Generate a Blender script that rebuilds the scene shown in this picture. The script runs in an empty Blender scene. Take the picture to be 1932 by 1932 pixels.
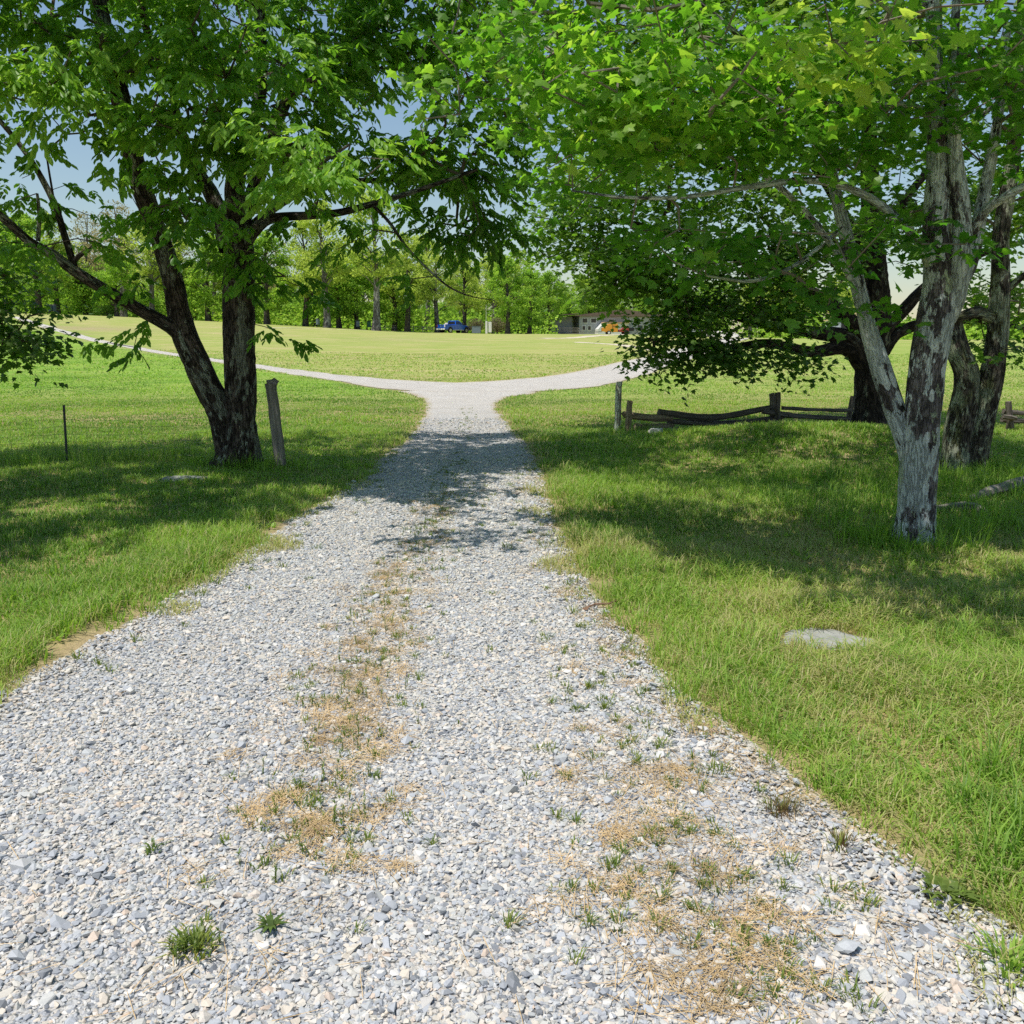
import bpy, bmesh, math, random
import numpy as np
from mathutils import Vector, Matrix

RNG = np.random.default_rng(11)
random.seed(5)
SC = bpy.context.scene
COL = SC.collection
R = math.radians

# ------------------------------------------------------------------ camera model
CAM_H, PITCH, FOC = 1.6, R(10.46), 1712.0      # eye height, downward pitch, focal length in photo units (photo = 1932 units wide)
CP, SP = math.cos(PITCH), math.sin(PITCH)


def ray(px, py):
    a, b = (px - 966) / FOC, (966 - py) / FOC
    return np.array([a, CP + b * SP, -SP + b * CP])


def P(px, py, Y):
    d = ray(px, py)
    return np.array([0, 0, CAM_H]) + d * (Y / d[1])


# ------------------------------------------------------------------ numeric noise
def vnoise(x, y, seed=0):
    x = np.asarray(x, float); y = np.asarray(y, float)
    xi = np.floor(x).astype(np.int64); yi = np.floor(y).astype(np.int64)
    fx, fy = x - xi, y - yi
    fx = fx * fx * (3 - 2 * fx); fy = fy * fy * (3 - 2 * fy)

    def hsh(a, b):
        n = (a * 374761393 + b * 668265263 + seed * 974634777) & 0xffffffff
        n = ((n ^ (n >> 13)) * 1274126177) & 0xffffffff
        return ((n ^ (n >> 16)) & 0xffff) / 65535.0
    return (hsh(xi, yi) * (1 - fx) + hsh(xi + 1, yi) * fx) * (1 - fy) + (hsh(xi, yi + 1) * (1 - fx) + hsh(xi + 1, yi + 1) * fx) * fy


def fbm(x, y, seed=0, o=3):
    s, a, t = 0, 1.0, 0
    for i in range(o):
        s = s + a * vnoise(np.asarray(x) * 2 ** i, np.asarray(y) * 2 ** i, seed + i * 17); t += a; a *= .5
    return s / t


def sst(a, b, x):
    t = np.clip((np.asarray(x, float) - a) / (b - a), 0, 1)
    return t * t * (3 - 2 * t)


# ------------------------------------------------------------------ terrain
PRY = np.array([-60, 0, 26, 34, 45, 60, 80, 110, 140, 170, 230, 400, 3000.])
PRZ = np.array([0, 0, 0, .07, .38, .86, 1.65, 2.62, 3.2, 3.35, 3.3, 3.0, 0.])


def terrain(x, y, micro=True):
    x = np.asarray(x, float); y = np.asarray(y, float)
    z = np.zeros(np.broadcast(x, y).shape)
    for k, w in ((-4, .2), (0, .6), (4, .2)):
        z = z + w * np.interp(y + k, PRY, PRZ)
    side = sst(22, 130, y) * (1 - sst(250, 700, y))
    z = z + 2.9 * sst(0, -75, x) * side - .9 * sst(0, 65, x) * side
    z = z + .36 * np.exp(-((x - 4.6) / 3.0) ** 2 - ((y - 13.9) / 1.9) ** 2)
    z = z + .10 * np.exp(-((x + 4.2) / 2.2) ** 2 - ((y - 11.6) / 2.0) ** 2)
    if micro:
        off = np.clip((np.abs(x + .15 * 0) - 1.6) / 1.0, 0, 1)
        z = z + off * .035 * (fbm(x * 1.3, y * 1.3, 3) - .5) + .25 * sst(25, 60, y) * (fbm(x * .06, y * .06, 9) - .5)
    return z


def G(px, py):
    d = ray(px, py); t = 1.0
    for _ in range(4000):
        p = np.array([0, 0, CAM_H]) + d * t
        h = float(terrain(p[0], p[1]))
        if p[2] <= h:
            break
        t += max(.01, .35 * (p[2] - h) / max(.03, -d[2] + .05))
        if t > 900:
            break
    return np.array([p[0], p[1], float(terrain(p[0], p[1]))])


def ground(x, y):
    return float(terrain(x, y))


# ------------------------------------------------------------------ mesh helpers
def np_mesh(name, verts, polys, mats=(), attrs=None, smooth=False, matidx=None):
    """polys: list of (M,k) int arrays"""
    me = bpy.data.meshes.new(name)
    verts = np.asarray(verts, np.float32)
    me.vertices.add(len(verts)); me.vertices.foreach_set('co', verts.ravel())
    polys = [np.asarray(p, np.int32) for p in polys if len(p)]
    loops = np.concatenate([p.ravel() for p in polys])
    tot = np.concatenate([np.full(len(p), p.shape[1], np.int32) for p in polys])
    start = np.concatenate([[0], np.cumsum(tot)[:-1]]).astype(np.int32)
    me.loops.add(len(loops)); me.loops.foreach_set('vertex_index', loops)
    me.polygons.add(len(tot)); me.polygons.foreach_set('loop_start', start)
    me.polygons.foreach_set('loop_total', tot)
    if matidx is not None:
        me.polygons.foreach_set('material_index', np.asarray(matidx, np.int32))
    me.polygons.foreach_set('use_smooth', np.full(len(tot), bool(smooth)))
    for m in mats:
        me.materials.append(m)
    me.update(calc_edges=True)
    for k, v in (attrs or {}).items():
        v = np.asarray(v, np.float32)
        if v.ndim == 1:
            a = me.attributes.new(k, 'FLOAT', 'POINT'); a.data.foreach_set('value', v)
        else:
            a = me.attributes.new(k, 'FLOAT_VECTOR', 'POINT'); a.data.foreach_set('vector', v.ravel())
    return me


def link(name, me, parent=None, loc=None, label=None, cat=None, group=None, kind=None):
    o = bpy.data.objects.new(name, me); COL.objects.link(o)
    if parent is not None:
        o.parent = parent
    if loc is not None:
        o.location = loc
    tag(o, label, cat, group, kind)
    return o


def tag(o, label=None, cat=None, group=None, kind=None):
    for k, v in (('label', label), ('category', cat), ('group', group), ('kind', kind)):
        if v:
            o[k] = v


def empty(name, loc, label, cat, group=None, rz=0):
    o = bpy.data.objects.new(name, None); COL.objects.link(o)
    o.location = loc; o.rotation_euler = (0, 0, rz); o.empty_display_size = .2
    tag(o, label, cat, group)
    return o


class MB:
    """small mesh collector: boxes, bars, prisms, cylinders -> one mesh"""
    def __init__(s):
        s.bm = bmesh.new()

    def box(s, c, d, rz=0, rot=None, bevel=0):
        m = Matrix.Translation(c) @ (rot.to_4x4() if rot else Matrix.Rotation(rz, 4, 'Z')) @ Matrix.Diagonal((d[0], d[1], d[2], 1))
        r = bmesh.ops.create_cube(s.bm, size=1, matrix=m)
        if bevel:
            es = list({e for v in r['verts'] for e in v.link_edges})
            bmesh.ops.bevel(s.bm, geom=es, offset=bevel, segments=2, affect='EDGES')
        return s

    def bar(s, a, b, w, h, bevel=0):
        a, b = Vector(a), Vector(b); d = b - a
        q = d.to_track_quat('X', 'Z').to_matrix()
        return s.box((a + b) / 2, (d.length, w, h), rot=q, bevel=bevel)

    def cyl(s, a, b, r0, r1=None, n=16):
        a, b = Vector(a), Vector(b); d = b - a
        m = Matrix.Translation((a + b) / 2) @ d.to_track_quat('Z', 'Y').to_matrix().to_4x4()
        bmesh.ops.create_cone(s.bm, cap_ends=True, segments=n, radius1=r0, radius2=r0 if r1 is None else r1, depth=d.length, matrix=m)
        return s

    def prism(s, pts, y0, y1):
        f = [s.bm.verts.new((p[0], y0, p[1])) for p in pts]
        b = [s.bm.verts.new((p[0], y1, p[1])) for p in pts]
        n = len(pts)
        s.bm.faces.new(f); s.bm.faces.new(b[::-1])
        for i in range(n):
            s.bm.faces.new((f[i], b[i], b[(i + 1) % n], f[(i + 1) % n]))
        return s

    def rough(s, amp, freq=3):
        from mathutils import noise
        for v in s.bm.verts:
            v.co += noise.noise_vector(v.co * freq) * amp
        return s

    def sub(s, n=1):
        bmesh.ops.subdivide_edges(s.bm, edges=s.bm.edges[:], cuts=n, use_grid_fill=True)
        return s

    def build(s, name, mat, parent=None, smooth=False, bevel=0, **kw):
        bmesh.ops.recalc_face_normals(s.bm, faces=s.bm.faces[:])
        me = bpy.data.meshes.new(name); s.bm.to_mesh(me); s.bm.free()
        if smooth:
            me.polygons.foreach_set('use_smooth', [True] * len(me.polygons))
        me.materials.append(mat)
        o = link(name, me, parent, **kw)
        if bevel:
            m = o.modifiers.new('b', 'BEVEL'); m.width = bevel; m.segments = 2; m.limit_method = 'ANGLE'
        return o


# ------------------------------------------------------------------ materials
class Mat:
    def __init__(s, name):
        s.m = bpy.data.materials.new(name); s.m.use_nodes = True
        s.t = s.m.node_tree; s.t.nodes.clear()
        s.out = s.n('ShaderNodeOutputMaterial')

    def n(s, typ, ins=None, **props):
        nd = s.t.nodes.new(typ)
        for k, v in props.items():
            setattr(nd, k, v)
        for k, v in (ins or {}).items():
            s.put(nd, k, v)
        return nd

    def put(s, nd, k, v):
        sock = nd.inputs[k]
        if hasattr(v, 'links') or isinstance(v, bpy.types.NodeSocket):
            s.t.links.new(v, sock)
        else:
            sock.default_value = v

    def attr(s, name):
        return s.n('ShaderNodeAttribute', attribute_name=name)

    def ramp(s, fac, stops, interp='LINEAR'):
        nd = s.n('ShaderNodeValToRGB', {'Fac': fac}); cr = nd.color_ramp; cr.interpolation = interp
        while len(cr.elements) < len(stops):
            cr.elements.new(.5)
        for e, (p, c) in zip(cr.elements, stops):
            e.position = p; e.color = (*c, 1) if len(c) == 3 else c
        return nd.outputs[0]

    def noise(s, vec, scale, detail=4, rough=.6, out=0):
        ins = {'Scale': scale, 'Detail': detail, 'Roughness': rough}
        if vec is not None:
            ins['Vector'] = vec
        return s.n('ShaderNodeTexNoise', ins).outputs[out]

    def vor(s, vec, scale, feature='F1', out='Distance', rand=1.0):
        ins = {'Scale': scale, 'Randomness': rand}
        if vec is not None:
            ins['Vector'] = vec
        return s.n('ShaderNodeTexVoronoi', ins, feature=feature).outputs[out]

    def math(s, op, a, b=0.0, c=0.0, clamp=False):
        return s.n('ShaderNodeMath', {0: a, 1: b, 2: c}, operation=op, use_clamp=clamp).outputs[0]

    def step(s, x, a, b):
        return s.n('ShaderNodeMapRange', {'Value': x, 'From Min': a, 'From Max': b}, interpolation_type='SMOOTHSTEP').outputs[0]

    def mix(s, f, a, b, blend='MIX'):
        nd = s.n('ShaderNodeMix', data_type='RGBA', blend_type=blend)
        for i, v in ((0, f), (6, a), (7, b)):
            if isinstance(v, tuple) and len(v) == 3:
                v = (*v, 1)
            s.put(nd, i, v)
        return nd.outputs[2]

    def bump(s, h, strength=.5, dist=.02, nrm=None):
        ins = {'Height': h, 'Strength': strength, 'Distance': dist}
        if nrm is not None:
            ins['Normal'] = nrm
        return s.n('ShaderNodeBump', ins).outputs[0]

    def bsdf(s, color, rough=.7, spec=.3, metal=0, normal=None, coat=0):
        if isinstance(color, tuple) and len(color) == 3:
            color = (*color, 1)
        ins = {'Base Color': color, 'Roughness': rough, 'Specular IOR Level': spec, 'Metallic': metal, 'Coat Weight': coat}
        if normal is not None:
            ins['Normal'] = normal
        return s.n('ShaderNodeBsdfPrincipled', ins).outputs[0]

    def done(s, sh):
        s.t.links.new(sh, s.out.inputs[0]); return s.m

    def obj(s):
        return s.n('ShaderNodeTexCoord').outputs['Object']


def plain(name, color, rough=.6, spec=.4, metal=0, var=.12, scale=6, coat=0, bump=0):
    m = Mat(name); v = m.obj()
    nz = m.noise(v, scale, 5)
    dark = tuple(c * (1 - var) for c in color); lite = tuple(min(1, c * (1 + var)) for c in color)
    c = m.ramp(nz, [(.3, dark), (.7, lite)])
    return m.done(m.bsdf(c, rough, spec, metal, m.bump(m.noise(v, scale * 8, 4), bump, .01) if bump else None, coat))


def leaf_mat(name, stops, trans, tw=.42, rough=.42, spec=.35):
    m = Mat(name)
    t = m.attr('tint').outputs['Fac']
    c = m.ramp(t, stops)
    ct = m.ramp(t, trans)
    geo = m.n('ShaderNodeNewGeometry')
    b = m.bsdf(m.mix(geo.outputs['Backfacing'], c, m.mix(.4, c, (.16, .22, .07))), rough, spec)
    tr = m.n('ShaderNodeBsdfTranslucent', {'Color': ct}).outputs[0]
    return m.done(m.n('ShaderNodeMixShader', {0: tw, 1: b, 2: tr}).outputs[0])


def bark_mat(name, dark, light, lichens, ridge=26, bump=.8, moss=None, crackw=.8, spots=None):
    """lichens: list of (scale, threshold lo, hi, colour); coordinates come from the tube's own bark coordinates"""
    m = Mat(name)
    v = m.attr('buv').outputs['Vector']
    big = m.noise(v, 3.0, 3)
    mid = m.noise(v, ridge * 1.6, 5, .7)
    st = m.n('ShaderNodeMapping', {'Vector': v, 'Scale': (1, 1, .42)}).outputs[0]
    rn = m.noise(st, ridge, 3, .55)
    rid = m.math('ABSOLUTE', m.math('SUBTRACT', rn, .5))
    crack = m.step(rid, .0, .075)
    c = m.mix(m.step(m.noise(v, 9, 4), .3, .7), dark, light)
    c = m.mix(.6, c, m.mix(mid, (.35, .35, .35), (1.5, 1.5, 1.5)), 'MULTIPLY')
    h = m.math('ADD', m.math('MULTIPLY', crack, .8), m.math('MULTIPLY', mid, .6))
    if moss:
        c = m.mix(m.math('MULTIPLY', m.step(m.noise(v, 4.5, 4), .5, .66), .7), c, moss)
    c = m.mix(m.math('MULTIPLY', m.math('SUBTRACT', 1.0, crack), crackw), c, (.012, .010, .009))
    var = m.noise(v, 75, 3, .7)
    for (sc, lo, hi, colr) in lichens:
        a = m.noise(m.n('ShaderNodeMapping', {'Vector': v, 'Location': (sc * 3.1, sc, 2.7)}).outputs[0], sc, 7, .64)
        f = m.math('MULTIPLY', m.step(a, lo, hi), m.math('ADD', m.math('MULTIPLY', crack, .45), .53))
        c = m.mix(f, c, m.mix(var, tuple(x * .6 for x in colr), tuple(min(1, x * 1.3) for x in colr)))
        h = m.math('ADD', h, m.math('MULTIPLY', f, .15))
    if spots:
        vv = m.n('ShaderNodeTexVoronoi', {'Vector': v, 'Scale': spots[0]})
        sel = m.step(m.n('ShaderNodeSeparateColor', {0: vv.outputs['Color']}).outputs[0], spots[1] - .02, spots[1])
        rr = m.math('ADD', vv.outputs['Distance'], m.math('MULTIPLY', m.math('SUBTRACT', var, .5), .3))
        c = m.mix(m.math('MULTIPLY', sel, m.step(rr, .38, .33)), c, spots[2])
    c = m.mix(.5, c, m.mix(big, (.3, .3, .3), (1.3, 1.3, 1.3)), 'MULTIPLY')
    return m.done(m.bsdf(c, .9, .15, 0, m.bump(h, bump, .02)))


M = {}
M['bark_ash'] = bark_mat('bark_ash', (.035, .027, .022), (.15, .12, .10), [(3.6, .53, .57, (.26, .27, .22)), (9, .58, .62, (.36, .38, .31))], 34, 1.0, crackw=.85)
M['bark_maple'] = bark_mat('bark_maple', (.085, .072, .074), (.22, .195, .198), [(2.6, .485, .50, (.52, .57, .56)), (7, .54, .555, (.66, .71, .69)), (3.6, .585, .60, (.47, .54, .37)), (4.4, .62, .64, (.03, .026, .024))], 40, .8, crackw=.6, spots=(13, .45, (.68, .72, .70)))
M['bark_mossy'] = bark_mat('bark_mossy', (.055, .045, .037), (.19, .165, .14), [(5, .50, .54, (.33, .36, .25)), (12, .56, .60, (.42, .43, .33))], 30, 1.0, moss=(.16, .17, .06))
M['bark_dark'] = bark_mat('bark_dark', (.022, .017, .014), (.095, .075, .06), [(5, .58, .62, (.22, .23, .17))], 28, 1.0)
M['twig'] = plain('twig', (.10, .078, .06), .9, .2)
M['twig_pale'] = plain('twig_pale', (.2, .17, .145), .9, .2)
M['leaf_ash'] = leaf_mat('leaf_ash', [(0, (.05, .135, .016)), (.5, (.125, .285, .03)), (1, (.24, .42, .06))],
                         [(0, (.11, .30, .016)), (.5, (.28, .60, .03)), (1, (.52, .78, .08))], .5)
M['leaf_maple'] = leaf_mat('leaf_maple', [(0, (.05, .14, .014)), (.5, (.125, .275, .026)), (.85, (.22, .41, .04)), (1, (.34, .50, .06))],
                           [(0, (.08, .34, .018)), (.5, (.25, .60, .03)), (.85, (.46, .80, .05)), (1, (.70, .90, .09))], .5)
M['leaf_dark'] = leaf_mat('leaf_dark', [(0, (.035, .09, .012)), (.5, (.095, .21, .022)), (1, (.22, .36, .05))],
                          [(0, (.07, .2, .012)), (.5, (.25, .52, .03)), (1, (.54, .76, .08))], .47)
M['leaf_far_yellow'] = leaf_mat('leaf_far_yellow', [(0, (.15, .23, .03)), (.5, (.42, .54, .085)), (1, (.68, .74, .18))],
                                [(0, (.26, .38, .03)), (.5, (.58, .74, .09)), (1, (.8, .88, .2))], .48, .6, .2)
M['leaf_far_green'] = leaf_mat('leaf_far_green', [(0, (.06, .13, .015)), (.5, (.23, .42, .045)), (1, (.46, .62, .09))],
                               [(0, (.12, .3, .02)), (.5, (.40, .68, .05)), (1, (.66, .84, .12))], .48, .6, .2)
M['leaf_far_tan'] = leaf_mat('leaf_far_tan', [(0, (.16, .14, .05)), (.5, (.38, .32, .14)), (1, (.54, .47, .24))],
                             [(0, (.2, .18, .05)), (.5, (.44, .4, .14)), (1, (.55, .5, .2))], .35, .7, .2)
M['grass'] = leaf_mat('grass', [(0, (.085, .19, .018)), (.35, (.25, .45, .042)), (.7, (.43, .62, .085)), (.85, (.60, .57, .20)), (1, (.68, .57, .32))],
                      [(0, (.16, .36, .02)), (.35, (.38, .66, .05)), (.7, (.58, .76, .10)), (.85, (.62, .6, .22)), (1, (.62, .52, .26))], .38, .5, .3)
M['straw'] = plain('straw', (.52, .37, .19), .8, .2, var=.4, scale=3)
M['rust_weed'] = leaf_mat('rust_weed', [(0, (.20, .10, .05)), (.5, (.27, .16, .07)), (1, (.25, .24, .07))], [(0, (.2, .1, .04)), (1, (.3, .26, .07))], .3)
M['weed'] = leaf_mat('weed', [(0, (.06, .11, .02)), (.5, (.15, .22, .03)), (1, (.40, .38, .05))], [(0, (.1, .2, .02)), (.5, (.26, .38, .04)), (1, (.5, .46, .06))], .35)


def stone_mat():
    m = Mat('gravel_stone'); v = m.obj()
    t = m.attr('tint').outputs['Fac']
    c = m.ramp(t, [(0, (.20, .21, .225)), (.10, (.31, .325, .35)), (.28, (.43, .445, .47)), (.44, (.44, .45, .445)), (.58, (.56, .53, .47)), (.72, (.60, .53, .44)), (.82, (.50, .505, .51)), (.92, (.66, .63, .58)), (1, (.55, .44, .35))])
    nz = m.noise(v, 260, 4, .7)
    c = m.mix(.55, c, m.mix(nz, (.45, .45, .45), (1.45, 1.45, 1.45)), 'MULTIPLY')
    return m.done(m.bsdf(c, .8, .3, 0, m.bump(nz, .25, .002)))


def road_mat():
    m = Mat('gravel_road'); v = m.obj()
    a = m.n('ShaderNodeTexVoronoi', {'Vector': v, 'Scale': 46.0})
    b = m.n('ShaderNodeTexVoronoi', {'Vector': v, 'Scale': 105.0})
    big = m.noise(v, .9, 4)
    rnd = m.n('ShaderNodeSeparateColor', {0: a.outputs['Color']}).outputs[0]
    rnd2 = m.n('ShaderNodeSeparateColor', {0: b.outputs['Color']}).outputs[1]
    st = [(0, (.27, .28, .30)), (.2, (.38, .40, .43)), (.45, (.48, .485, .49)), (.62, (.55, .51, .45)), (.8, (.49, .49, .48)), (1, (.62, .59, .54))]
    c1 = m.ramp(rnd, st); c2 = m.ramp(rnd2, st)
    ed = m.step(a.outputs['Distance'], .75, .35)
    c = m.mix(m.math('MULTIPLY', ed, .7), c2, c1)
    fines = m.step(m.noise(v, 2.3, 5), .44, .62)
    c = m.mix(m.math('MULTIPLY', fines, .55), c, (.55, .50, .43))
    pale = m.attr('pale').outputs['Fac']
    c = m.mix(m.math('MULTIPLY', pale, .8), c, m.mix(m.noise(v, 1.1, 5, .65), (.50, .45, .37), (.66, .63, .57)))
    edge = m.attr('edge').outputs['Fac']
    c = m.mix(m.math('MULTIPLY', edge, m.step(m.noise(v, 6, 5), .35, .6)), c, (.46, .36, .22))
    c = m.mix(.35, c, m.mix(big, (.65, .65, .65), (1.3, 1.3, 1.3)), 'MULTIPLY')
    h = m.math('ADD', m.math('MULTIPLY', ed, 1.0), m.math('MULTIPLY', b.outputs['Distance'], -.6))
    return m.done(m.bsdf(c, .85, .2, 0, m.bump(h, .9, .012)))


def ground_mat():
    m = Mat('ground'); v = m.obj()
    dry = m.attr('dry').outputs['Fac']; far = m.attr('far').outputs['Fac']; dirt = m.attr('dirt').outputs['Fac']
    n1 = m.noise(v, .35, 5); n2 = m.noise(v, 2.2, 5, .65); n3 = m.noise(v, 22, 4, .7)
    st = m.n('ShaderNodeMapping', {'Vector': v, 'Scale': (.25, .9, 1)}).outputs[0]
    n4 = m.noise(st, .8, 6, .7)
    green = m.mix(n2, (.13, .27, .03), (.225, .36, .055))
    green = m.mix(m.step(n4, .4, .66), green, (.29, .40, .07))
    tan = m.mix(n2, (.285, .325, .08), (.40, .405, .135))
    tan = m.mix(m.math('MULTIPLY', m.step(n4, .46, .62), .85), tan, (.455, .385, .19))
    d = m.math('ADD', dry, m.math('MULTIPLY', m.math('SUBTRACT', n1, .5), 1.3), clamp=True)
    cf = m.mix(d, green, tan)
    cf = m.mix(.75, cf, m.mix(n3, (.52, .52, .52), (1.45, 1.45, 1.45)), 'MULTIPLY')
    thatch = m.mix(n3, (.15, .17, .045), (.36, .33, .14))
    thatch = m.mix(m.step(n2, .42, .62), thatch, m.mix(n3, (.22, .17, .075), (.50, .40, .20)))
    c = m.mix(far, thatch, cf)
    soil = m.mix(n3, (.26, .19, .11), (.50, .40, .25))
    c = m.mix(m.math('MULTIPLY', dirt, m.step(n2, .3, .55)), c, soil)
    return m.done(m.bsdf(c, .95, .08, 0, m.bump(m.math('ADD', n3, m.math('MULTIPLY', n2, .8)), .7, .05)))


M['stone'] = stone_mat(); M['road'] = road_mat(); M['ground'] = ground_mat()

# ------------------------------------------------------------------ road outline (world)
RE = [(1932, 1790), (1800, 1705), (1690, 1640), (1560, 1530), (1420, 1440), (1300, 1340), (1200, 1225), (1140, 1140), (1090, 1075), (1050, 1005), (1022, 930), (1003, 875), (985, 838), (955, 800), (934, 775), (930, 760), (955, 749), (1010, 742)]
LE = [(0, 1320), (150, 1235), (300, 1145), (430, 1070), (560, 972), (640, 935), (692, 898), (742, 850), (788, 812), (803, 785), (811, 762), (806, 752), (770, 741), (735, 733)]
re_ = np.array([[2.35, -4], [2.0, -1], [1.5, 1]] + [G(*p)[:2] for p in RE]); le_ = np.array([[-3.6, -4], [-3.2, 0], [-2.9, 2.2]] + [G(*p)[:2] for p in LE])


def mono(a):
    out = [a[0]]
    for p in a[1:]:
        if p[1] > out[-1][1] + .02:
            out.append(p)
    return np.array(out)


re_, le_ = mono(re_), mono(le_)
YJ = min(re_[-1, 1], le_[-1, 1]) + 1.2
wob = lambda y, s: .16 * (fbm(y * 1.1, y * 0 + s, 21) - .5) + .10 * (vnoise(y * 5.0, y * 0 + s, 22) - .5)
road_r = lambda y: np.interp(y, re_[:, 1], re_[:, 0]) + wob(y, 3.7)
road_l = lambda y: np.interp(y, le_[:, 1], le_[:, 0]) + wob(y, 9.1)
# track running across behind the junction: centre line and half width in metres
CROSS = np.array([(-58, 108, .55), (-51, 98.3, .55), (-36.3, 77.4, .5), (-28, 67.3, .5), (-21.4, 58.5, .52), (-13.1, 46.9, .58), (-8.5, 40.3, .75), (-5.4, 36.6, 1.25), (-3.1, 34.0, 2.2), (-1.2, 33.0, 3.0), (.8, 34.8, 2.6), (2.8, 38.2, 2.0), (4.7, 42.6, 1.7), (7.2, 50, 1.6), (10.5, 60, 1.6), (14.5, 72, 1.6), (19, 86, 1.5), (24, 102, 1.5), (28, 113, 1.5)])


def resample(a, n):
    t = np.linspace(0, len(a) - 1, n); k = np.arange(len(a))
    return np.stack([np.interp(t, k, a[:, i]) for i in range(a.shape[1])], 1)


_c = resample(CROSS, 400)
for _ in range(10):
    _c[1:-1] = (_c[:-2] + _c[1:-1] * 2 + _c[2:]) / 4
crossmid, crossw = _c[:, :2], _c[:, 2] + .25 * (fbm(np.arange(400) * .3, np.zeros(400), 88) - .5)
_d = np.gradient(crossmid, axis=0); _n = np.stack([-_d[:, 1], _d[:, 0]], 1) / np.linalg.norm(_d, axis=1)[:, None]
up2, lo2 = crossmid + _n * crossw[:, None], crossmid - _n * crossw[:, None]


def road_dist(x, y):
    """signed-ish distance outside the road (negative inside)"""
    x = np.asarray(x, float); y = np.asarray(y, float)
    d = np.maximum(road_l(y) - x, x - road_r(y))
    d = np.where(y > YJ, np.maximum(d, y - YJ), d)
    far = y > 22
    if far.any():
        xs, ys = x[far], y[far]
        dd = np.full(xs.shape, 1e9)
        for i in range(0, 400, 2):
            dd = np.minimum(dd, np.hypot((xs - crossmid[i, 0]), (ys - crossmid[i, 1])) - crossw[i])
        d = d.copy(); d[far] = np.minimum(d[far], dd)
    return d


# ------------------------------------------------------------------ ground sheet
def axis(fine0, fine1, step, far0, far1, growth=1.12):
    a = list(np.arange(fine0, fine1 + 1e-6, step)); s = step
    while a[-1] < far1:
        s *= growth; a.append(a[-1] + s)
    s = step
    while a[0] > far0:
        s *= growth; a.insert(0, a[0] - s)
    return np.array(a)


def dry_at(x, y):
    # tan meadow beyond the cross track, green mown lawn at left and just beyond the near grass
    beyond = sst(0, 3, y - np.interp(x, np.r_[crossmid[:, 0]], np.r_[crossmid[:, 1]]))
    d = .10 + .72 * beyond
    d = d + .42 * sst(1, 9, x) * sst(17, 24, y) * (1 - beyond)
    d = np.where(x < 0, d - .12 * (1 - beyond), d)
    return np.clip(d + .30 * (fbm(x * .09, y * .09, 5) - .5), 0, 1)


gx = axis(-14, 14, .16, -900, 900); gy = axis(-3, 34, .16, -60, 2500, 1.05)
XX, YY = np.meshgrid(gx, gy); ZZ = terrain(XX, YY)
rd = road_dist(XX.ravel(), YY.ravel()).reshape(XX.shape)
ZZ = ZZ - .012 * (rd < .1) * (YY < 40) 
nx, ny = len(gx), len(gy)
idx = np.arange(nx * ny).reshape(ny, nx)
quads = np.stack([idx[:-1, :-1].ravel(), idx[:-1, 1:].ravel(), idx[1:, 1:].ravel(), idx[1:, :-1].ravel()], 1)
x, y = XX.ravel(), YY.ravel()
dirt = np.exp(-np.clip(rd.ravel(), 0, 9) / .16) * .9
mound = np.exp(-((x - 4.8) / 2.2) ** 2 - ((y - 11.9) / 1.2) ** 2)
dirt = np.maximum(dirt, mound * sst(.52, .7, fbm(x * 1.1, y * 2.2, 41)) * 1.3)
for (cx_, cy_, rx, ry, a) in ((-42, 90, 7, 5, .9), (4.4, 46.2, 2.2, 2.0, .6), (2.2, 42.5, 2.5, 1.2, .5), (14, 100, 8, 5, .25), (-11, 90, 6, 5, .3), (9, 46, 2, 2, .5), (-6, 40.6, 3, 1, .35)):
    dirt = np.maximum(dirt, a * np.exp(-((x - cx_) / rx) ** 2 - ((y - cy_) / ry) ** 2))
far = sst(20, 34, y)
link('ground', np_mesh('ground', np.stack([x, y, ZZ.ravel()], 1), [quads], [M['ground']], {'dry': dry_at(x, y), 'far': far, 'dirt': np.clip(dirt, 0, 1)}, True), kind='structure')

# ------------------------------------------------------------------ road sheets
def ribbon(A, B, cols, lift):
    """strip of quads between two edge polylines"""
    t = np.linspace(0, 1, cols)
    pts = A[:, None, :] * (1 - t[None, :, None]) + B[:, None, :] * t[None, :, None]
    n = len(A); X_, Y_ = pts[..., 0].ravel(), pts[..., 1].ravel()
    e = np.tile(np.clip(1 - np.minimum(t, 1 - t) / .09, 0, 1), n)
    Z_ = terrain(X_, Y_) + lift - .012 * e
    i = np.arange(n * cols).reshape(n, cols)
    q = np.stack([i[:-1, :-1].ravel(), i[:-1, 1:].ravel(), i[1:, 1:].ravel(), i[1:, :-1].ravel()], 1)
    return np.stack([X_, Y_, Z_], 1), q, e


ys = np.concatenate([np.arange(-4, 18, .12), np.arange(18, YJ, .2), [YJ]])
V1, Q1, E1 = ribbon(np.stack([road_l(ys) - .05, ys], 1), np.stack([road_r(ys) + .05, ys], 1), 30, .008)
V2, Q2, E2 = ribbon(lo2, up2, 14, .016)
E2 = E2 * .6
link('gravel_road', np_mesh('gravel_road', np.r_[V1, V2], [Q1, Q2 + len(V1)], [M['road']], {'edge': np.r_[E1, E2], 'pale': sst(13, 27, np.r_[V1, V2][:, 1])}, True), kind='structure')


def foot_path(pts, w, name='sandy_path'):
    c = resample(np.array([G(*p)[:2] for p in pts]), 60)
    d = np.gradient(c, axis=0); nrm = np.stack([-d[:, 1], d[:, 0]], 1) / np.linalg.norm(d, axis=1)[:, None]
    ww = w * (.7 + .6 * vnoise(np.arange(60) * .35, np.zeros(60), 77))[:, None]
    V, Q, E = ribbon(c - nrm * ww, c + nrm * ww, 5, .02)
    link(name, np_mesh(name, V, [Q], [M['sand']], {}, True), kind='structure')


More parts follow.
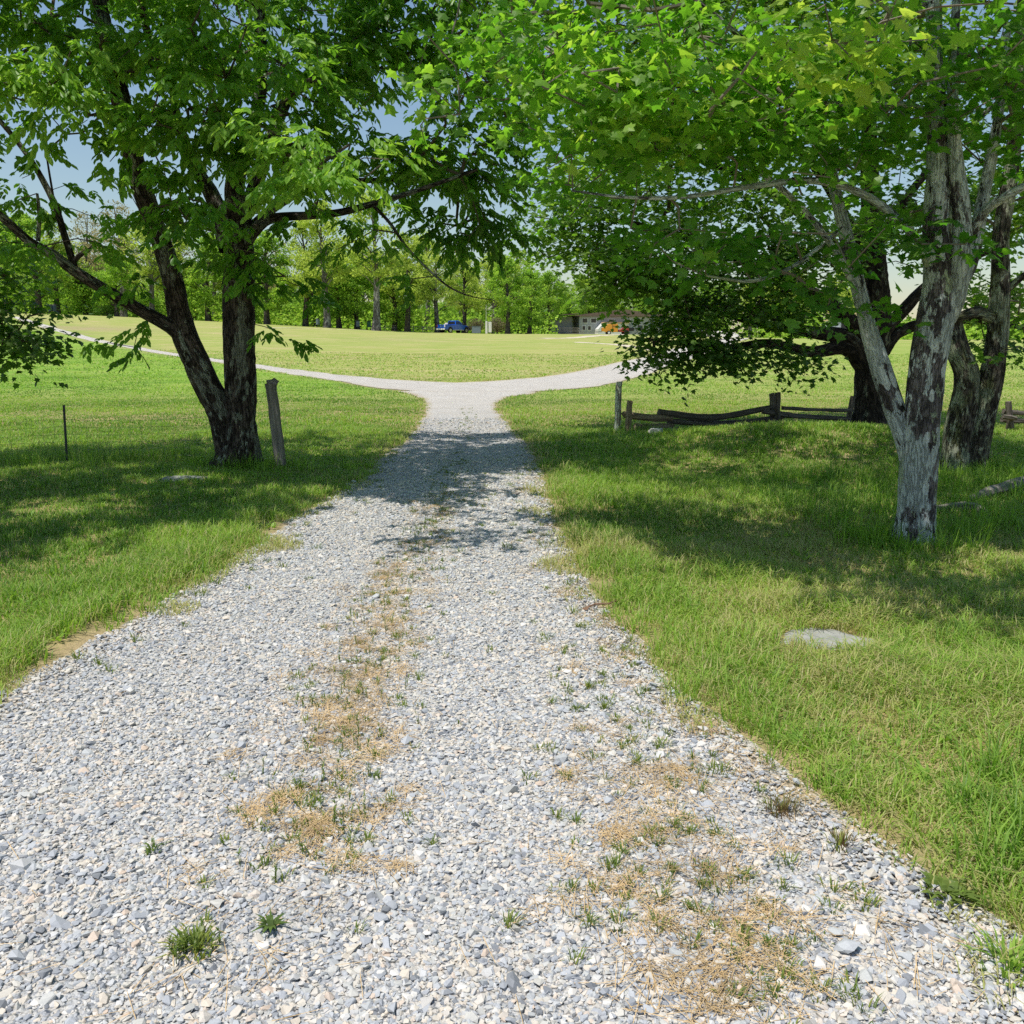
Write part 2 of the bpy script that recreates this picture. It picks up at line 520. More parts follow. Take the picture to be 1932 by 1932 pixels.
M['sand'] = plain('sand', (.55, .48, .37), .95, .1, var=.15, scale=2)
foot_path([(1020, 638.5), (1070, 638), (1110, 635), (1140, 632.5), (1180, 631)], .8)
foot_path([(1090, 645.5), (1130, 648), (1170, 651), (1205, 656), (1240, 662)], .55)
foot_path([(500, 619), (560, 619), (620, 621), (690, 623)], .35)

# ------------------------------------------------------------------ blades
def blades(base, h, w, ang, lean, tint, curve=.55):
    """each blade: 5 verts, one quad + one tri"""
    n = len(base)
    dx, dy = np.cos(ang), np.sin(ang)                # lean direction
    px, py = -dy, dx                                 # width direction
    wx, wy = px * w / 2, py * w / 2
    m = base + np.stack([dx * lean * h * .35, dy * lean * h * .35, h * .55], 1)
    t = base + np.stack([dx * lean * h, dy * lean * h, h * (1 - curve * lean * .5)], 1)
    W = np.stack([wx, wy, np.zeros(n)], 1)
    V = np.stack([base - W, base + W, m + W * .8, m - W * .8, t], 1).reshape(-1, 3)
    k = np.arange(n) * 5
    return V, np.stack([k, k + 1, k + 2, k + 3], 1), np.stack([k + 3, k + 2, k + 4], 1), np.repeat(tint, 5)


def scatter(x0, x1, y0, y1, dens):
    n = int((x1 - x0) * (y1 - y0) * dens)
    return RNG.uniform(x0, x1, n), RNG.uniform(y0, y1, n)


gb = []
for (y0, y1, dens, wid, hmul) in ((1.4, 5, 6400, .0052, 1), (5, 8, 4300, .0062, 1), (8, 12, 2900, .0075, 1), (12, 18, 1500, .011, 1), (18, 27, 520, .018, 1.0), (27, 40, 150, .03, 1.0), (40, 64, 34, .055, 1.2)):
    lim = .60 * y1 + 1.0
    x, y = scatter(-lim, lim, y0, y1, dens)
    k = np.abs(x) < .60 * y + 1.0; x, y = x[k], y[k]
    d = road_dist(x, y)
    cl = fbm(x * 3, y * 3, 31)
    patch = fbm(x * .8, y * .8, 33)
    keep = RNG.random(len(x)) < np.clip((d + .9 * (fbm(x * 1.5, y * 1.5, 39) - .47) * sst(14, 9, y) + .4 * (cl - .45) + .03) / .25, 0, 1) * (.45 + .75 * sst(.25, .6, cl))
    c = G(1555, 1210); keep &= ((x - c[0]) / .27) ** 2 + ((y - c[1]) / .17) ** 2 > 1
    x, y, d, cl, patch = x[keep], y[keep], d[keep], cl[keep], patch[keep]
    n = len(x)
    h = (.035 + .055 * RNG.random(n) ** 1.5) * (.75 + .9 * sst(.35, .75, patch)) * hmul
    right = sst(.5, 2.0, x) * (1 - sst(8.5, 10, y))
    h *= 1 + .55 * right * sst(.4, .7, fbm(x * 1.7, y * 1.7, 35))
    h *= 1 + .45 * np.exp(-np.abs(d - .25) / .3)
    h *= 1 - .5 * np.exp(-(d / .1) ** 2)
    h *= 1 - .35 * sst(16, 22, y)
    ang = RNG.uniform(0, 6.283, n)
    dry = dry_at(x, y)
    drier = .12 + .26 * right + .40 * sst(.4, .7, fbm(x * 1.3 + 7, y * 1.3, 37)) * (1 - sst(7, 9, y)) * (x > 0) + .5 * np.exp(-d / .28) + .3 * dry * sst(15, 20, y)
    isdry = RNG.random(n) < drier
    tint = np.where(isdry, RNG.uniform(.78, 1, n), np.clip(.06 + .5 * RNG.random(n) + .9 * (fbm(x * .5 + 3, y * .5, 36) - .5) + .25 * (patch - .5) + .15 * dry + .10 * right, 0, .74))
    base = np.stack([x, y, terrain(x, y) - .004], 1)
    gb.append(blades(base, h, wid * RNG.uniform(.7, 1.4, n), ang, RNG.uniform(.2, 1.25, n) + .5 * right * RNG.random(n), tint))
# taller tussocks: under the right-hand trees, along the wire fence, at post and trunk feet
tus = []


def tussock(cx, cy, r, n, h, w=.006, tint=(.05, .5), lean=(.15, .9)):
    a = RNG.uniform(0, 6.283, n); q = r * np.sqrt(RNG.random(n))
    bx, by = cx + q * np.cos(a), cy + q * np.sin(a)
    b = np.stack([bx, by, terrain(bx, by) - .004], 1)
    tus.append(blades(b, h * RNG.uniform(.5, 1.15, n), w * RNG.uniform(.7, 1.3, n), a + RNG.normal(0, .9, n), RNG.uniform(*lean, n), RNG.uniform(*tint, n)))


for _ in range(240):
    cx = RNG.uniform(2.6, 6.2); cy = RNG.uniform(6.9, 11)
    if fbm(cx * .9, cy * .9, 51) < .42 and cx < 4:
        continue
    tussock(cx, cy, .13, 22, RNG.uniform(.16, .34), .0075)
for _ in range(170):   # in line with the wire fence
    cx = RNG.uniform(-9.2, -4.3); cy = 12.2 + RNG.normal(0, .35)
    tussock(cx, cy, .14, 22, RNG.uniform(.14, .34), .008, (.1, .85))
for (cx, cy, n) in ((-3.56, 11.5, 60), (-2.9, 11.5, 14), (1.85, 16, 22), (3.2, 7.2, 55), (5.8, 11.3, 45), (2.1, 15.8, 15)):
    for _ in range(n):
        a = RNG.uniform(0, 6.283); q = RNG.uniform(.15, .55)
        tussock(cx + q * math.cos(a), cy + q * math.sin(a) * .8 - .1, .1, 16, RNG.uniform(.10, .26), .008, (.05, .55))
for _ in range(230):   # coarse clumps in the near right lawn
    yy = RNG.uniform(2.5, 6.0); xx = RNG.uniform(.45, .62) * yy + .25
    if float(road_dist(np.array([xx]), np.array([yy]))[0]) > .05 and fbm(xx * 2.2, yy * 2.2, 53) > .45:
        tussock(xx, yy, .07, 24, RNG.uniform(.08, .19), .0065, (.0, .5), (.2, 1.1))
for _ in range(120):
    yy = RNG.uniform(2.6, 6.5); xx = float(road_r(np.array([yy]))[0]) + RNG.uniform(.1, 2.2)
    tussock(xx, yy, .05, 16, RNG.uniform(.06, .13), .0055, (.05, .95), (.3, 1.5))
for _ in range(90):    # right-hand road margin, close to the camera
    yy = RNG.uniform(2.2, 6); xx = float(road_r(np.array([yy]))[0]) + abs(RNG.normal(.12, .35))
    tussock(xx, yy, .06, 26, RNG.uniform(.07, .17), .0045, (.1, .7), (.2, 1.2))
for _ in range(150):   # left-hand road margin
    yy = RNG.uniform(4.4, 13); xx = float(road_l(np.array([yy]))[0]) - abs(RNG.normal(.25, .4))
    tussock(xx, yy, .08, 22, RNG.uniform(.07, .16), .006, (.1, .6), (.2, 1.2))


def join_blades(lst):
    off = 0; Vs, Qs, Ts, A = [], [], [], []
    for V, q, t, a in lst:
        Vs.append(V); Qs.append(q + off); Ts.append(t + off); A.append(a); off += len(V)
    return np.concatenate(Vs), [np.concatenate(Qs), np.concatenate(Ts)], {'tint': np.concatenate(A)}


nb = 900; wx_, wy_ = scatter(-9, 9, 3, 17, 6.5); ok = (road_dist(wx_, wy_) > .12) & (np.abs(wx_) < .6 * wy_ + .6)
for cx, cy in zip(wx_[ok], wy_[ok]):
    n = RNG.integers(6, 14); a = RNG.uniform(0, 6.283, n); q = .05 * RNG.random(n)
    bx, by = cx + q * np.cos(a), cy + q * np.sin(a)
    gb.append(blades(np.stack([bx, by, terrain(bx, by) + .01], 1), RNG.uniform(.03, .08, n), RNG.uniform(.010, .020, n), a, RNG.uniform(.8, 1.7, n), RNG.uniform(.1, .6, n)))
V, PL, A = join_blades(gb)
print('grass blades', len(V) // 5)
link('grass', np_mesh('grass', V, PL, [M['grass']], A), kind='stuff', label='short green lawn grass with dry blades on both sides of the gravel road')
V, PL, A = join_blades(tus)
link('tall_grass', np_mesh('tall_grass', V, PL, [M['grass']], A), kind='stuff', label='longer unmown grass tufts round the trunks, fences and road edges')

# ------------------------------------------------------------------ gravel stones
def hull_shape(rs):
    bm = bmesh.new()
    for _ in range(rs.randint(11, 15)):
        v = Vector((rs.gauss(0, 1), rs.gauss(0, 1), rs.gauss(0, 1))).normalized() * rs.uniform(.8, 1.08)
        bm.verts.new(v)
    bmesh.ops.convex_hull(bm, input=bm.verts[:])
    loose = [v for v in bm.verts if not v.link_faces]
    bmesh.ops.delete(bm, geom=loose, context='VERTS')
    bmesh.ops.triangulate(bm, faces=bm.faces[:])
    bm.verts.index_update()
    v = np.array([q.co[:] for q in bm.verts]); f = np.array([[q.index for q in t.verts] for t in bm.faces]); bm.free()
    return v, f


def rot_mats(n, tilt):
    a = RNG.uniform(0, 6.283, n); b = RNG.normal(0, tilt, n); c = RNG.normal(0, tilt, n)
    z = np.zeros(n); o = np.ones(n)
    Rz = np.stack([np.cos(a), -np.sin(a), z, np.sin(a), np.cos(a), z, z, z, o], 1).reshape(-1, 3, 3)
    Rx = np.stack([o, z, z, z, np.cos(b), -np.sin(b), z, np.sin(b), np.cos(b)], 1).reshape(-1, 3, 3)
    Ry = np.stack([np.cos(c), z, np.sin(c), z, o, z, -np.sin(c), z, np.cos(c)], 1).reshape(-1, 3, 3)
    return Rz @ Rx @ Ry


rs = random.Random(3); SH = [hull_shape(rs) for _ in range(40)]
pos, siz = [], []
for (y0, y1, dens, r) in ((1.3, 3.2, 9600, .0076), (3.2, 5, 8200, .0076), (5, 8, 5600, .0080), (8, 13, 2400, .0098), (13, 20, 500, .012)):
    lim = .6 * y1 + .6
    x, y = scatter(-lim, lim, y0, y1, dens)
    d = road_dist(x, y)
    k = (np.abs(x) < .6 * y + .6) & (RNG.random(len(x)) < np.clip(-d / .12 + .35, 0, 1)) & (d < .12)
    x, y = x[k], y[k]
    den = fbm(x * 1.7, y * 1.7, 61)
    k = RNG.random(len(x)) < .50 + .7 * sst(.3, .6, den); x, y = x[k], y[k]
    k = RNG.random(len(x)) < np.clip(-road_dist(x, y) / .3 + .75, .25, 1); x, y = x[k], y[k]
    pos.append(np.stack([x, y], 1)); siz.append(r * np.exp(RNG.normal(0, .38, len(x))))
pos = np.concatenate(pos); siz = np.concatenate(siz)
grp = RNG.integers(0, len(SH), len(pos))
Vs, Fs, As = [], [], []; off = 0
for i, (sv, sf) in enumerate(SH):
    k = np.where(grp == i)[0]; n = len(k)
    ax = np.stack([RNG.uniform(.95, 1.35, n), RNG.uniform(.78, 1.05, n), RNG.uniform(.48, .8, n)], 1)
    L = sv[None] * ax[:, None, :] * siz[k][:, None, None]
    L = np.einsum('nij,nvj->nvi', rot_mats(n, .24), L)
    z = terrain(pos[k, 0], pos[k, 1]) + .008 + siz[k] * RNG.uniform(-.12, .42, n)
    L += np.stack([pos[k, 0], pos[k, 1], z], 1)[:, None, :]
    Vs.append(L.reshape(-1, 3)); Fs.append((sf[None] + (np.arange(n) * len(sv))[:, None, None] + off).reshape(-1, 3))
    As.append(np.repeat(np.clip(RNG.random(n), 0, 1), len(sv))); off += n * len(sv)
print('stones', len(pos))
link('gravel', np_mesh('gravel', np.concatenate(Vs), [np.concatenate(Fs)], [M['stone']], {'tint': np.concatenate(As)}), kind='stuff', label='loose blue grey and beige crushed stones covering the road')

# ------------------------------------------------------------------ straw and weeds on the road
cl_line = np.array([G(*p)[:2] for p in ((470, 1900), (560, 1650), (610, 1480), (660, 1300), (715, 1180), (765, 1080), (815, 1000), (850, 930), (868, 870), (873, 800), (880, 770))])
sd_line = np.array([G(*p)[:2] for p in ((1420, 1900), (1320, 1760), (1230, 1600), (1180, 1450), (1120, 1300), (1085, 1180))])


def along(line, n, sp):
    t = RNG.random(n) * (len(line) - 1); p = np.stack([np.interp(t, np.arange(len(line)), line[:, i]) for i in (0, 1)], 1)
    return p + RNG.normal(0, sp, (n, 2)) * np.array([1, .5])


st = []
clus = np.concatenate([along(cl_line[1:8], 190, .15), along(cl_line[2:6], 60, .12), along(cl_line, 40, .16), along(sd_line[:4], 85, .17), along(sd_line, 40, .2)])
reg = np.array([road_r(c[1:2])[0] - .18 for c in np.stack([np.zeros(70), RNG.uniform(2.6, 12, 70)], 1)])
ry = RNG.uniform(2.6, 12, 70); clus = np.concatenate([clus, np.stack([road_r(ry) - abs(RNG.normal(.15, .12, 70)), ry], 1)])
sv = []
for c in clus:
    n = RNG.integers(6, 40); p = c + RNG.normal(0, .05, (n, 2)) * RNG.uniform(.5, 1.2); a0 = RNG.uniform(0, 3.14)
    a = a0 + RNG.normal(0, .8, n); l = RNG.uniform(.03, .14, n)
    z = terrain(p[:, 0], p[:, 1]) + .012 + RNG.random(n) * .014
    d = np.stack([np.cos(a), np.sin(a), RNG.normal(.02, .14, n)], 1) * (l / 2)[:, None]
    w = np.stack([-np.sin(a), np.cos(a), np.zeros(n)], 1) * .0011
    q = np.stack([p[:, 0], p[:, 1], z], 1)
    sv.append(np.stack([q - d - w, q - d + w, q + d + w * .6, q + d - w * .6], 1).reshape(-1, 3))
n = 520; p = np.stack([RNG.uniform(-2.3, 2.2, n), RNG.uniform(1.7, 8, n)], 1); p = p[road_dist(p[:, 0], p[:, 1]) < -.05]; n = len(p)
a = RNG.uniform(0, 6.28, n); l = RNG.uniform(.03, .16, n); z = terrain(p[:, 0], p[:, 1]) + .024
d = np.stack([np.cos(a), np.sin(a), RNG.normal(0, .05, n)], 1) * (l / 2)[:, None]; w = np.stack([-np.sin(a), np.cos(a), np.zeros(n)], 1) * .0012
q = np.stack([p[:, 0], p[:, 1], z], 1); sv.append(np.stack([q - d - w, q - d + w, q + d + w * .6, q + d - w * .6], 1).reshape(-1, 3))
V = np.concatenate(sv)
link('dry_straw', np_mesh('dry_straw', V, [np.arange(len(V)).reshape(-1, 4)], [M['straw']]), kind='stuff', label='thin dry straw lying in patches on the gravel')

wd = []


def weed(cx, cy, n, h, r, tint, w=.004, lean=(.3, 1.2)):
    a = RNG.uniform(0, 6.283, n); q = r * RNG.random(n)
    bx, by = cx + q * np.cos(a), cy + q * np.sin(a)
    b = np.stack([bx, by, terrain(bx, by) + .012], 1)
    wd.append(blades(b, h * RNG.uniform(.5, 1.2, n), np.full(n, w) * RNG.uniform(.6, 1.5, n), a, RNG.uniform(*lean, n), RNG.uniform(*tint, n)))


def stemweed(cx, cy, h):
    """upright little weed: a stem with small leaves up its length"""
    z0 = ground(cx, cy); n = int(h / .006)
    t = RNG.random(n); a = RNG.uniform(0, 6.28, n); ln = RNG.normal(0, .12, 2)
    b = np.stack([cx + ln[0] * t * h, cy + ln[1] * t * h, z0 + t * h], 1)
    wd.append(blades(b, RNG.uniform(.008, .02, n), RNG.uniform(.003, .006, n), a, RNG.uniform(.6, 1.6, n), RNG.uniform(.1, .7, n)))
    b = np.array([[cx, cy, z0]] * 3); wd.append(blades(b, np.full(3, h), np.full(3, .0025), RNG.uniform(0, 6.28, 3), np.full(3, .1), np.full(3, .3)))


for c in along(cl_line[1:9], 420, .14):
    stemweed(c[0], c[1], RNG.uniform(.03, .085)) if RNG.random() < .6 else weed(c[0], c[1], 16, .03, .03, (.2, .8))
for c in np.concatenate([along(sd_line, 150, .2), along(cl_line, 80, .2), along(cl_line[6:], 60, .10)]):
    weed(c[0], c[1], RNG.integers(12, 34), RNG.uniform(.018, .04), RNG.uniform(.015, .05), (.15, .85), .0035)
for _ in range(70):
    yy = RNG.uniform(2.3, 13); c = (float(road_r(np.array([yy]))[0]) - abs(RNG.normal(.2, .2)), yy)
    weed(c[0], c[1], 26, RNG.uniform(.02, .05), .05, (.2, .9))
for _ in range(60):
    yy = RNG.uniform(4.2, 14); c = (float(road_l(np.array([yy]))[0]) + abs(RNG.normal(.15, .2)), yy)
    weed(c[0], c[1], 24, RNG.uniform(.02, .05), .05, (.1, .8))
V, PL, A = join_blades(wd)
link('road_weeds', np_mesh('road_weeds', V, PL, [M['weed']], A), kind='stuff', label='small green and yellowing weeds sprouting through the gravel')


def weed_clump(name, px, py, n, h, r, tint, mat, label, w=.004, lean=(.3, 1.2), stems=0, buds=0):
    c = G(px, py); wd.clear()
    weed(c[0], c[1], n, h, r, tint, w, lean)
    for _ in range(stems):
        stemweed(c[0] + RNG.normal(0, r * .8), c[1] + RNG.normal(0, r * .6), h * RNG.uniform(.9, 1.7))
    V, PL, A = join_blades(wd); V = V - c
    o = link(name, np_mesh(name, V, PL, [mat], A), None, c, label, 'weed')
    return o


weed_clump('rusty_grass_clump', 1475, 1540, 120, .07, .055, (0, 1), M['rust_weed'], 'larger rust brown dead grass clump on the right of the gravel', .003, (.2, .9))
weed_clump('rusty_grass_clump', 1590, 1600, 70, .05, .045, (0, .6), M['rust_weed'], 'smaller rust brown dead grass clump touching the lawn edge', .003, (.2, .9))
weed_clump('flowering_weed', 372, 1800, 90, .05, .06, (.3, .9), M['weed'], 'yellow green budding weed clump alone in the near left gravel', .006, (.4, 1.4), 14)
weed_clump('dark_weed_rosette', 512, 1757, 26, .035, .015, (0, .15), M['weed'], 'flat dark green weed rosette beside the budding weed clump', .011, (.9, 1.8))
weed_clump('leafy_weed', 1790, 1695, 60, .035, .07, (.3, .6), M['weed'], 'bright green creeping weed at the grass corner', .022, (.8, 1.8))
weed_clump('weed_sprig', 290, 1612, 14, .03, .03, (0, .5), M['weed'], 'lone weed sprig on the left wheel track', .008, (.5, 1.4), 2)
weed_clump('edge_weed', 1905, 1835, 80, .07, .09, (.1, .6), M['grass'], 'green tuft cut by the frame edge below the lawn corner', .007, (.5, 1.3))

# ------------------------------------------------------------------ tubes
def cat_rom(pts, step):
    pts = np.asarray(pts, float)
    p = np.vstack([2 * pts[0] - pts[1], pts, 2 * pts[-1] - pts[-2]]); out = []
    for i in range(1, len(p) - 2):
        L = np.linalg.norm(p[i + 1, :3] - p[i, :3]); n = max(2, int(L / step)); t = np.linspace(0, 1, n, endpoint=False)[:, None]
        a, b, c, d = p[i - 1], p[i], p[i + 1], p[i + 2]
        out.append(.5 * (2 * b + (c - a) * t + (2 * a - 5 * b + 4 * c - d) * t ** 2 + (3 * b - a - 3 * c + d) * t ** 3))
    out.append(p[-2][None])
    return np.concatenate(out)


def tube(pts, rad, k, wob=0.0, seed=0, flare=0.0, cap=True):
    pts = np.asarray(pts, float); n = len(pts)
    d = np.gradient(pts, axis=0); d /= np.linalg.norm(d, axis=1)[:, None] + 1e-12
    ref = np.array([1., 0, 0]) if abs(d[0, 0]) < .8 else np.array([0, 1., 0])
    U = np.empty((n, 3)); u = ref - d[0] * (ref @ d[0]); u /= np.linalg.norm(u)
    for i in range(n):
        u = u - d[i] * (u @ d[i]); u /= np.linalg.norm(u) + 1e-12; U[i] = u
    W = np.cross(d, U)
    a = np.linspace(0, 2 * math.pi, k, endpoint=False)
    s = np.concatenate([[0], np.cumsum(np.linalg.norm(np.diff(pts, axis=0), axis=1))])
    rr = np.repeat(np.asarray(rad, float)[:, None], k, 1)
    if wob:
        A, S = np.meshgrid(a, s)
        nz = fbm(np.cos(A) * 1.3 + 9 + S * 1.1, np.sin(A) * 1.3 + 4 + S * 2.3, seed, 3) - .5
        nz2 = fbm(np.cos(A) * 4 + S * 5, np.sin(A) * 4 + S * 7, seed + 5, 2) - .5
        rr = rr * (1 + wob * 1.6 * nz + wob * .7 * nz2)
    if flare:
        A, S = np.meshgrid(a, s)
        rr = rr * (1 + flare * np.exp(-S / .16) * (.7 + .6 * np.sin(A * 5 + seed) + .3 * np.sin(A * 3 + 1)))
    V = pts[:, None] + U[:, None] * (np.cos(a)[None, :, None] * rr[..., None]) + W[:, None] * (np.sin(a)[None, :, None] * rr[..., None])
    B = np.stack([np.broadcast_to(np.cos(a)[None] * np.asarray(rad)[:, None], (n, k)), np.broadcast_to(np.sin(a)[None] * np.asarray(rad)[:, None], (n, k)), np.repeat(s[:, None] * .45, k, 1)], 2)
    B = B * 1.0 + np.array([seed * 1.37, seed * .71, seed * .53])
    i = np.arange(n * k).reshape(n, k); j = np.roll(i, -1, 1)
    q = np.stack([i[:-1].ravel(), j[:-1].ravel(), j[1:].ravel(), i[1:].ravel()], 1)
    return V.reshape(-1, 3), q, B.reshape(-1, 3)


class Geo:
    def __init__(s):
        s.V, s.F, s.A, s.off = [], {}, {}, 0

    def add(s, V, faces, **attrs):
        for f in faces:
            s.F.setdefault(f.shape[1], []).append(f + s.off)
        s.V.append(V); s.off += len(V)
        for k, v in attrs.items():
            s.A.setdefault(k, []).append(v)

    def mesh(s, name, mats, smooth=True):
        return np_mesh(name, np.concatenate(s.V), [np.concatenate(v) for v in s.F.values()], mats, {k: np.concatenate(v) for k, v in s.A.items()}, smooth)


# ------------------------------------------------------------------ leaf shapes
ASH = (np.array([[0, 0, 0], [.32, .22, .05], [.74, .19, .02], [1, 0, -.10], [.32, -.22, .05], [.74, -.19, .02]]),
       [np.array([[0, 4, 5, 3], [0, 3, 2, 1]])])
_o = [(0, 0), (.12, .30), (.02, .52), (.30, .40), (.40, .62), (.58, .36), (.60, .20), (1.0, 0)]
_mv = [(.36, 0, .04)] + [(x_, y_, -.10 * abs(y_) * 2 + .02 - .12 * max(0, x_ - .6)) for x_, y_ in _o] + [(x_, -y_, -.10 * abs(y_) * 2 + .02) for x_, y_ in _o[1:-1][::-1]]
MAPLE = (np.array(_mv), [np.array([[0, i, i + 1 if i + 1 < len(_mv) else 1] for i in range(1, len(_mv))])])
_o = [(0, 0), (.05, .48), (.36, .34), (.52, .52), (.62, .2), (1.0, 0)]
_mv = [(.36, 0, .04)] + [(x_, y_, -.14 * abs(y_)) for x_, y_ in _o] + [(x_, -y_, -.14 * abs(y_)) for x_, y_ in _o[1:-1][::-1]]
MAPLE_S = (np.array(_mv), [np.array([[0, i, i + 1 if i + 1 < len(_mv) else 1] for i in range(1, len(_mv))])])


def leaves_mesh(shape, pos, dirs, nrm, size, tint, droop_axis=None):
    sv, sf = shape; n = len(pos)
    d = dirs / (np.linalg.norm(dirs, axis=1)[:, None] + 1e-9)
    s = np.cross(nrm, d); s /= np.linalg.norm(s, axis=1)[:, None] + 1e-9
    nn = np.cross(d, s)
    L = (sv[None, :, 0, None] * d[:, None] + sv[None, :, 1, None] * s[:, None] + sv[None, :, 2, None] * nn[:, None]) * size[:, None, None] + pos[:, None]
    faces = [(f[None] + (np.arange(n) * len(sv))[:, None, None]).reshape(-1, f.shape[1]) for f in sf]
    return L.reshape(-1, 3), faces, np.repeat(tint, len(sv))


def rotz(v, a):
    c, s = np.cos(a), np.sin(a)
    return np.stack([v[:, 0] * c - v[:, 1] * s, v[:, 0] * s + v[:, 1] * c, v[:, 2]], 1)


def unit(v):
    return v / (np.linalg.norm(v, axis=-1, keepdims=True) + 1e-9)


def spray_ash(p, d, tt, size=.105, nr=6):
    """compound leaves: nr drooping rachises, seven leaflets each"""
    n = len(p); pos, dr, nm, sz, ti = [], [], [], [], []
    for r in range(nr):
        f = RNG.uniform(-.1, 1, n)
        b = p + d * (f * .30)[:, None] + RNG.normal(0, .05, (n, 3))
        a = rotz(d, RNG.uniform(-1.5, 1.5, n)); a[:, 2] = a[:, 2] * .3 + RNG.normal(-.25, .3, n); a = unit(a)
        L = RNG.uniform(.13, .22, n)
        up = unit(np.stack([RNG.normal(0, .35, n), RNG.normal(0, .35, n), np.ones(n)], 1))
        for j in range(7):
            t = (j // 2 + 1) / 4 if j < 6 else 1.0
            side = (1 if j % 2 else -1) if j < 6 else 0
            q = b + a * (L * t)[:, None] - np.stack([np.zeros(n), np.zeros(n), .05 * t * t * np.ones(n)], 1)
            ld = rotz(a, side * RNG.uniform(.7, 1.1, n)); ld[:, 2] -= RNG.uniform(.1, .75, n); ld = unit(ld)
            pos.append(q); dr.append(ld); nm.append(unit(up + RNG.normal(0, .25, (n, 3)))); sz.append(size * RNG.uniform(.7, 1.2, n)); ti.append(np.clip(tt + RNG.normal(0, .12, n), 0, 1))
    return [np.concatenate(x) for x in (pos, dr, nm, sz, ti)]


def spray_maple(p, d, tt, size=.085, nl=14, spread=.22, tilt=.45):
    n = len(p); pos, dr, nm, sz, ti = [], [], [], [], []
    for r in range(nl):
        f = RNG.uniform(-.4, 1.1, n)
        q = p + d * (f * spread * 1.3)[:, None] + RNG.normal(0, 1, (n, 3)) * np.array([spread * .55, spread * .55, spread * .28])
        a = rotz(d, RNG.normal(0, 1.1, n)); a[:, 2] = a[:, 2] * .2 - RNG.uniform(.05, .9, n); a = unit(a)
        up = unit(np.stack([RNG.normal(0, tilt, n), RNG.normal(0, tilt, n), np.ones(n)], 1))
        pos.append(q); dr.append(a); nm.append(up); sz.append(size * np.clip(RNG.normal(1, .22, n), .5, 1.5)); ti.append(np.clip(tt + RNG.normal(0, .13, n), 0, 1))
    return [np.concatenate(x) for x in (pos, dr, nm, sz, ti)]


# ------------------------------------------------------------------ grown trees
class Tree:
    def __init__(s):
        s.pos, s.par, s.fix, s.limbs = [], [], [], []

    rs = 1.0

    def limb(s, spec, k=18, wob=.16, flare=0, seed=None):
        """spec: rows of px, py, Y, radius (metres) - or world rows if len 5"""
        pts = np.array([np.r_[P(a, b, c), r * s.rs] for a, b, c, r in spec])
        if flare:
            pts[0, 2] = ground(pts[0, 0], pts[0, 1]) - .06
        c = cat_rom(pts, .07)
        s.limbs.append((c, k, wob, flare, len(s.limbs) * 3 + 1 if seed is None else seed))
        c2 = c[::3]; st = len(s.pos)
        for i, q in enumerate(c2):
            s.pos.append(q[:3]); s.par.append(st + i - 1 if i else -1); s.fix.append(q[3])

    def grow(s, targets, minr=.0035, wig=.10, up=.25, step=.24):
        pos = np.zeros((len(s.pos) + 40 * len(targets), 3)); pos[:len(s.pos)] = s.pos
        npos = len(s.pos); nfix = npos
        pen = np.zeros(len(pos)); par = list(s.par); base = np.array(s.pos)
        d0 = np.array([np.min(np.linalg.norm(base - t, axis=1)) for t in targets])
        s.ends = []
        for ti in np.argsort(d0):
            t = targets[ti]
            D = pos[:npos] - t
            dist = np.linalg.norm(D, axis=1) + .5 * np.maximum(0, D[:, 2]) + pen[:npos]
            j = int(np.argmin(dist)); a = pos[j]
            L = np.linalg.norm(t - a); n = max(1, int(L / step))
            pj = par[j]
            dirp = unit(a - pos[pj]) if pj >= 0 else np.array([0, 0, 1.])
            c1 = a + (dirp * .5 + unit(t - a) * .5 + np.array([0, 0, up])) * L * .4
            prev = j
            for i in range(1, n + 1):
                u = i / n; q = (1 - u) ** 2 * a + 2 * u * (1 - u) * c1 + u * u * t
                if i < n:
                    q = q + RNG.normal(0, wig * step, 3)
                pos[npos] = q; par.append(prev); prev = npos; npos += 1
            s.ends.append((prev, ti))
        s.P_, s.par_ = pos[:npos], par
        cnt = np.zeros(npos)
        for e, _ in s.ends:
            cnt[e] += 1
        for i in range(npos - 1, -1, -1):
            if par[i] >= 0 and i >= nfix:
                cnt[par[i]] += cnt[i]
        s.cnt, s.nfix = cnt, nfix
        s.rad = np.maximum(minr, .0042 * np.maximum(cnt, 1) ** .47)
        for i in range(nfix):
            s.rad[i] = s.fix[i]

    def twigs(s, geo, kmax=7):
        kids = {}
        for i in range(s.nfix, len(s.P_)):
            kids.setdefault(s.par_[i], []).append(i)
        stack = []
        for i in range(s.nfix):
            for c in kids.get(i, []):
                stack.append((i, c))
        sd = 0
        while stack:
            a, b = stack.pop(); ch = [a, b]
            while kids.get(ch[-1]):
                ks = sorted(kids[ch[-1]], key=lambda q: -s.cnt[q])
                for o_ in ks[1:]:
                    stack.append((ch[-1], o_))
                ch.append(ks[0])
            r = s.rad[ch].copy(); r[0] = min(r[0], r[1] * 1.25); sd += 1
            r = np.minimum.accumulate(r)
            k = 7 if r[0] > .02 else (5 if r[0] > .009 else 3)
            V, q, B = tube(s.P_[ch], r, k, 0, sd)
            geo.add(V, [q], buv=B)

    def spray_dirs(s):
        e = [a for a, _ in s.ends]; p = s.P_[e]; d = p - s.P_[[s.par_[i] for i in e]]
        d[:, 2] = d[:, 2] * .35 - .05
        return p, unit(d), [t for _, t in s.ends]


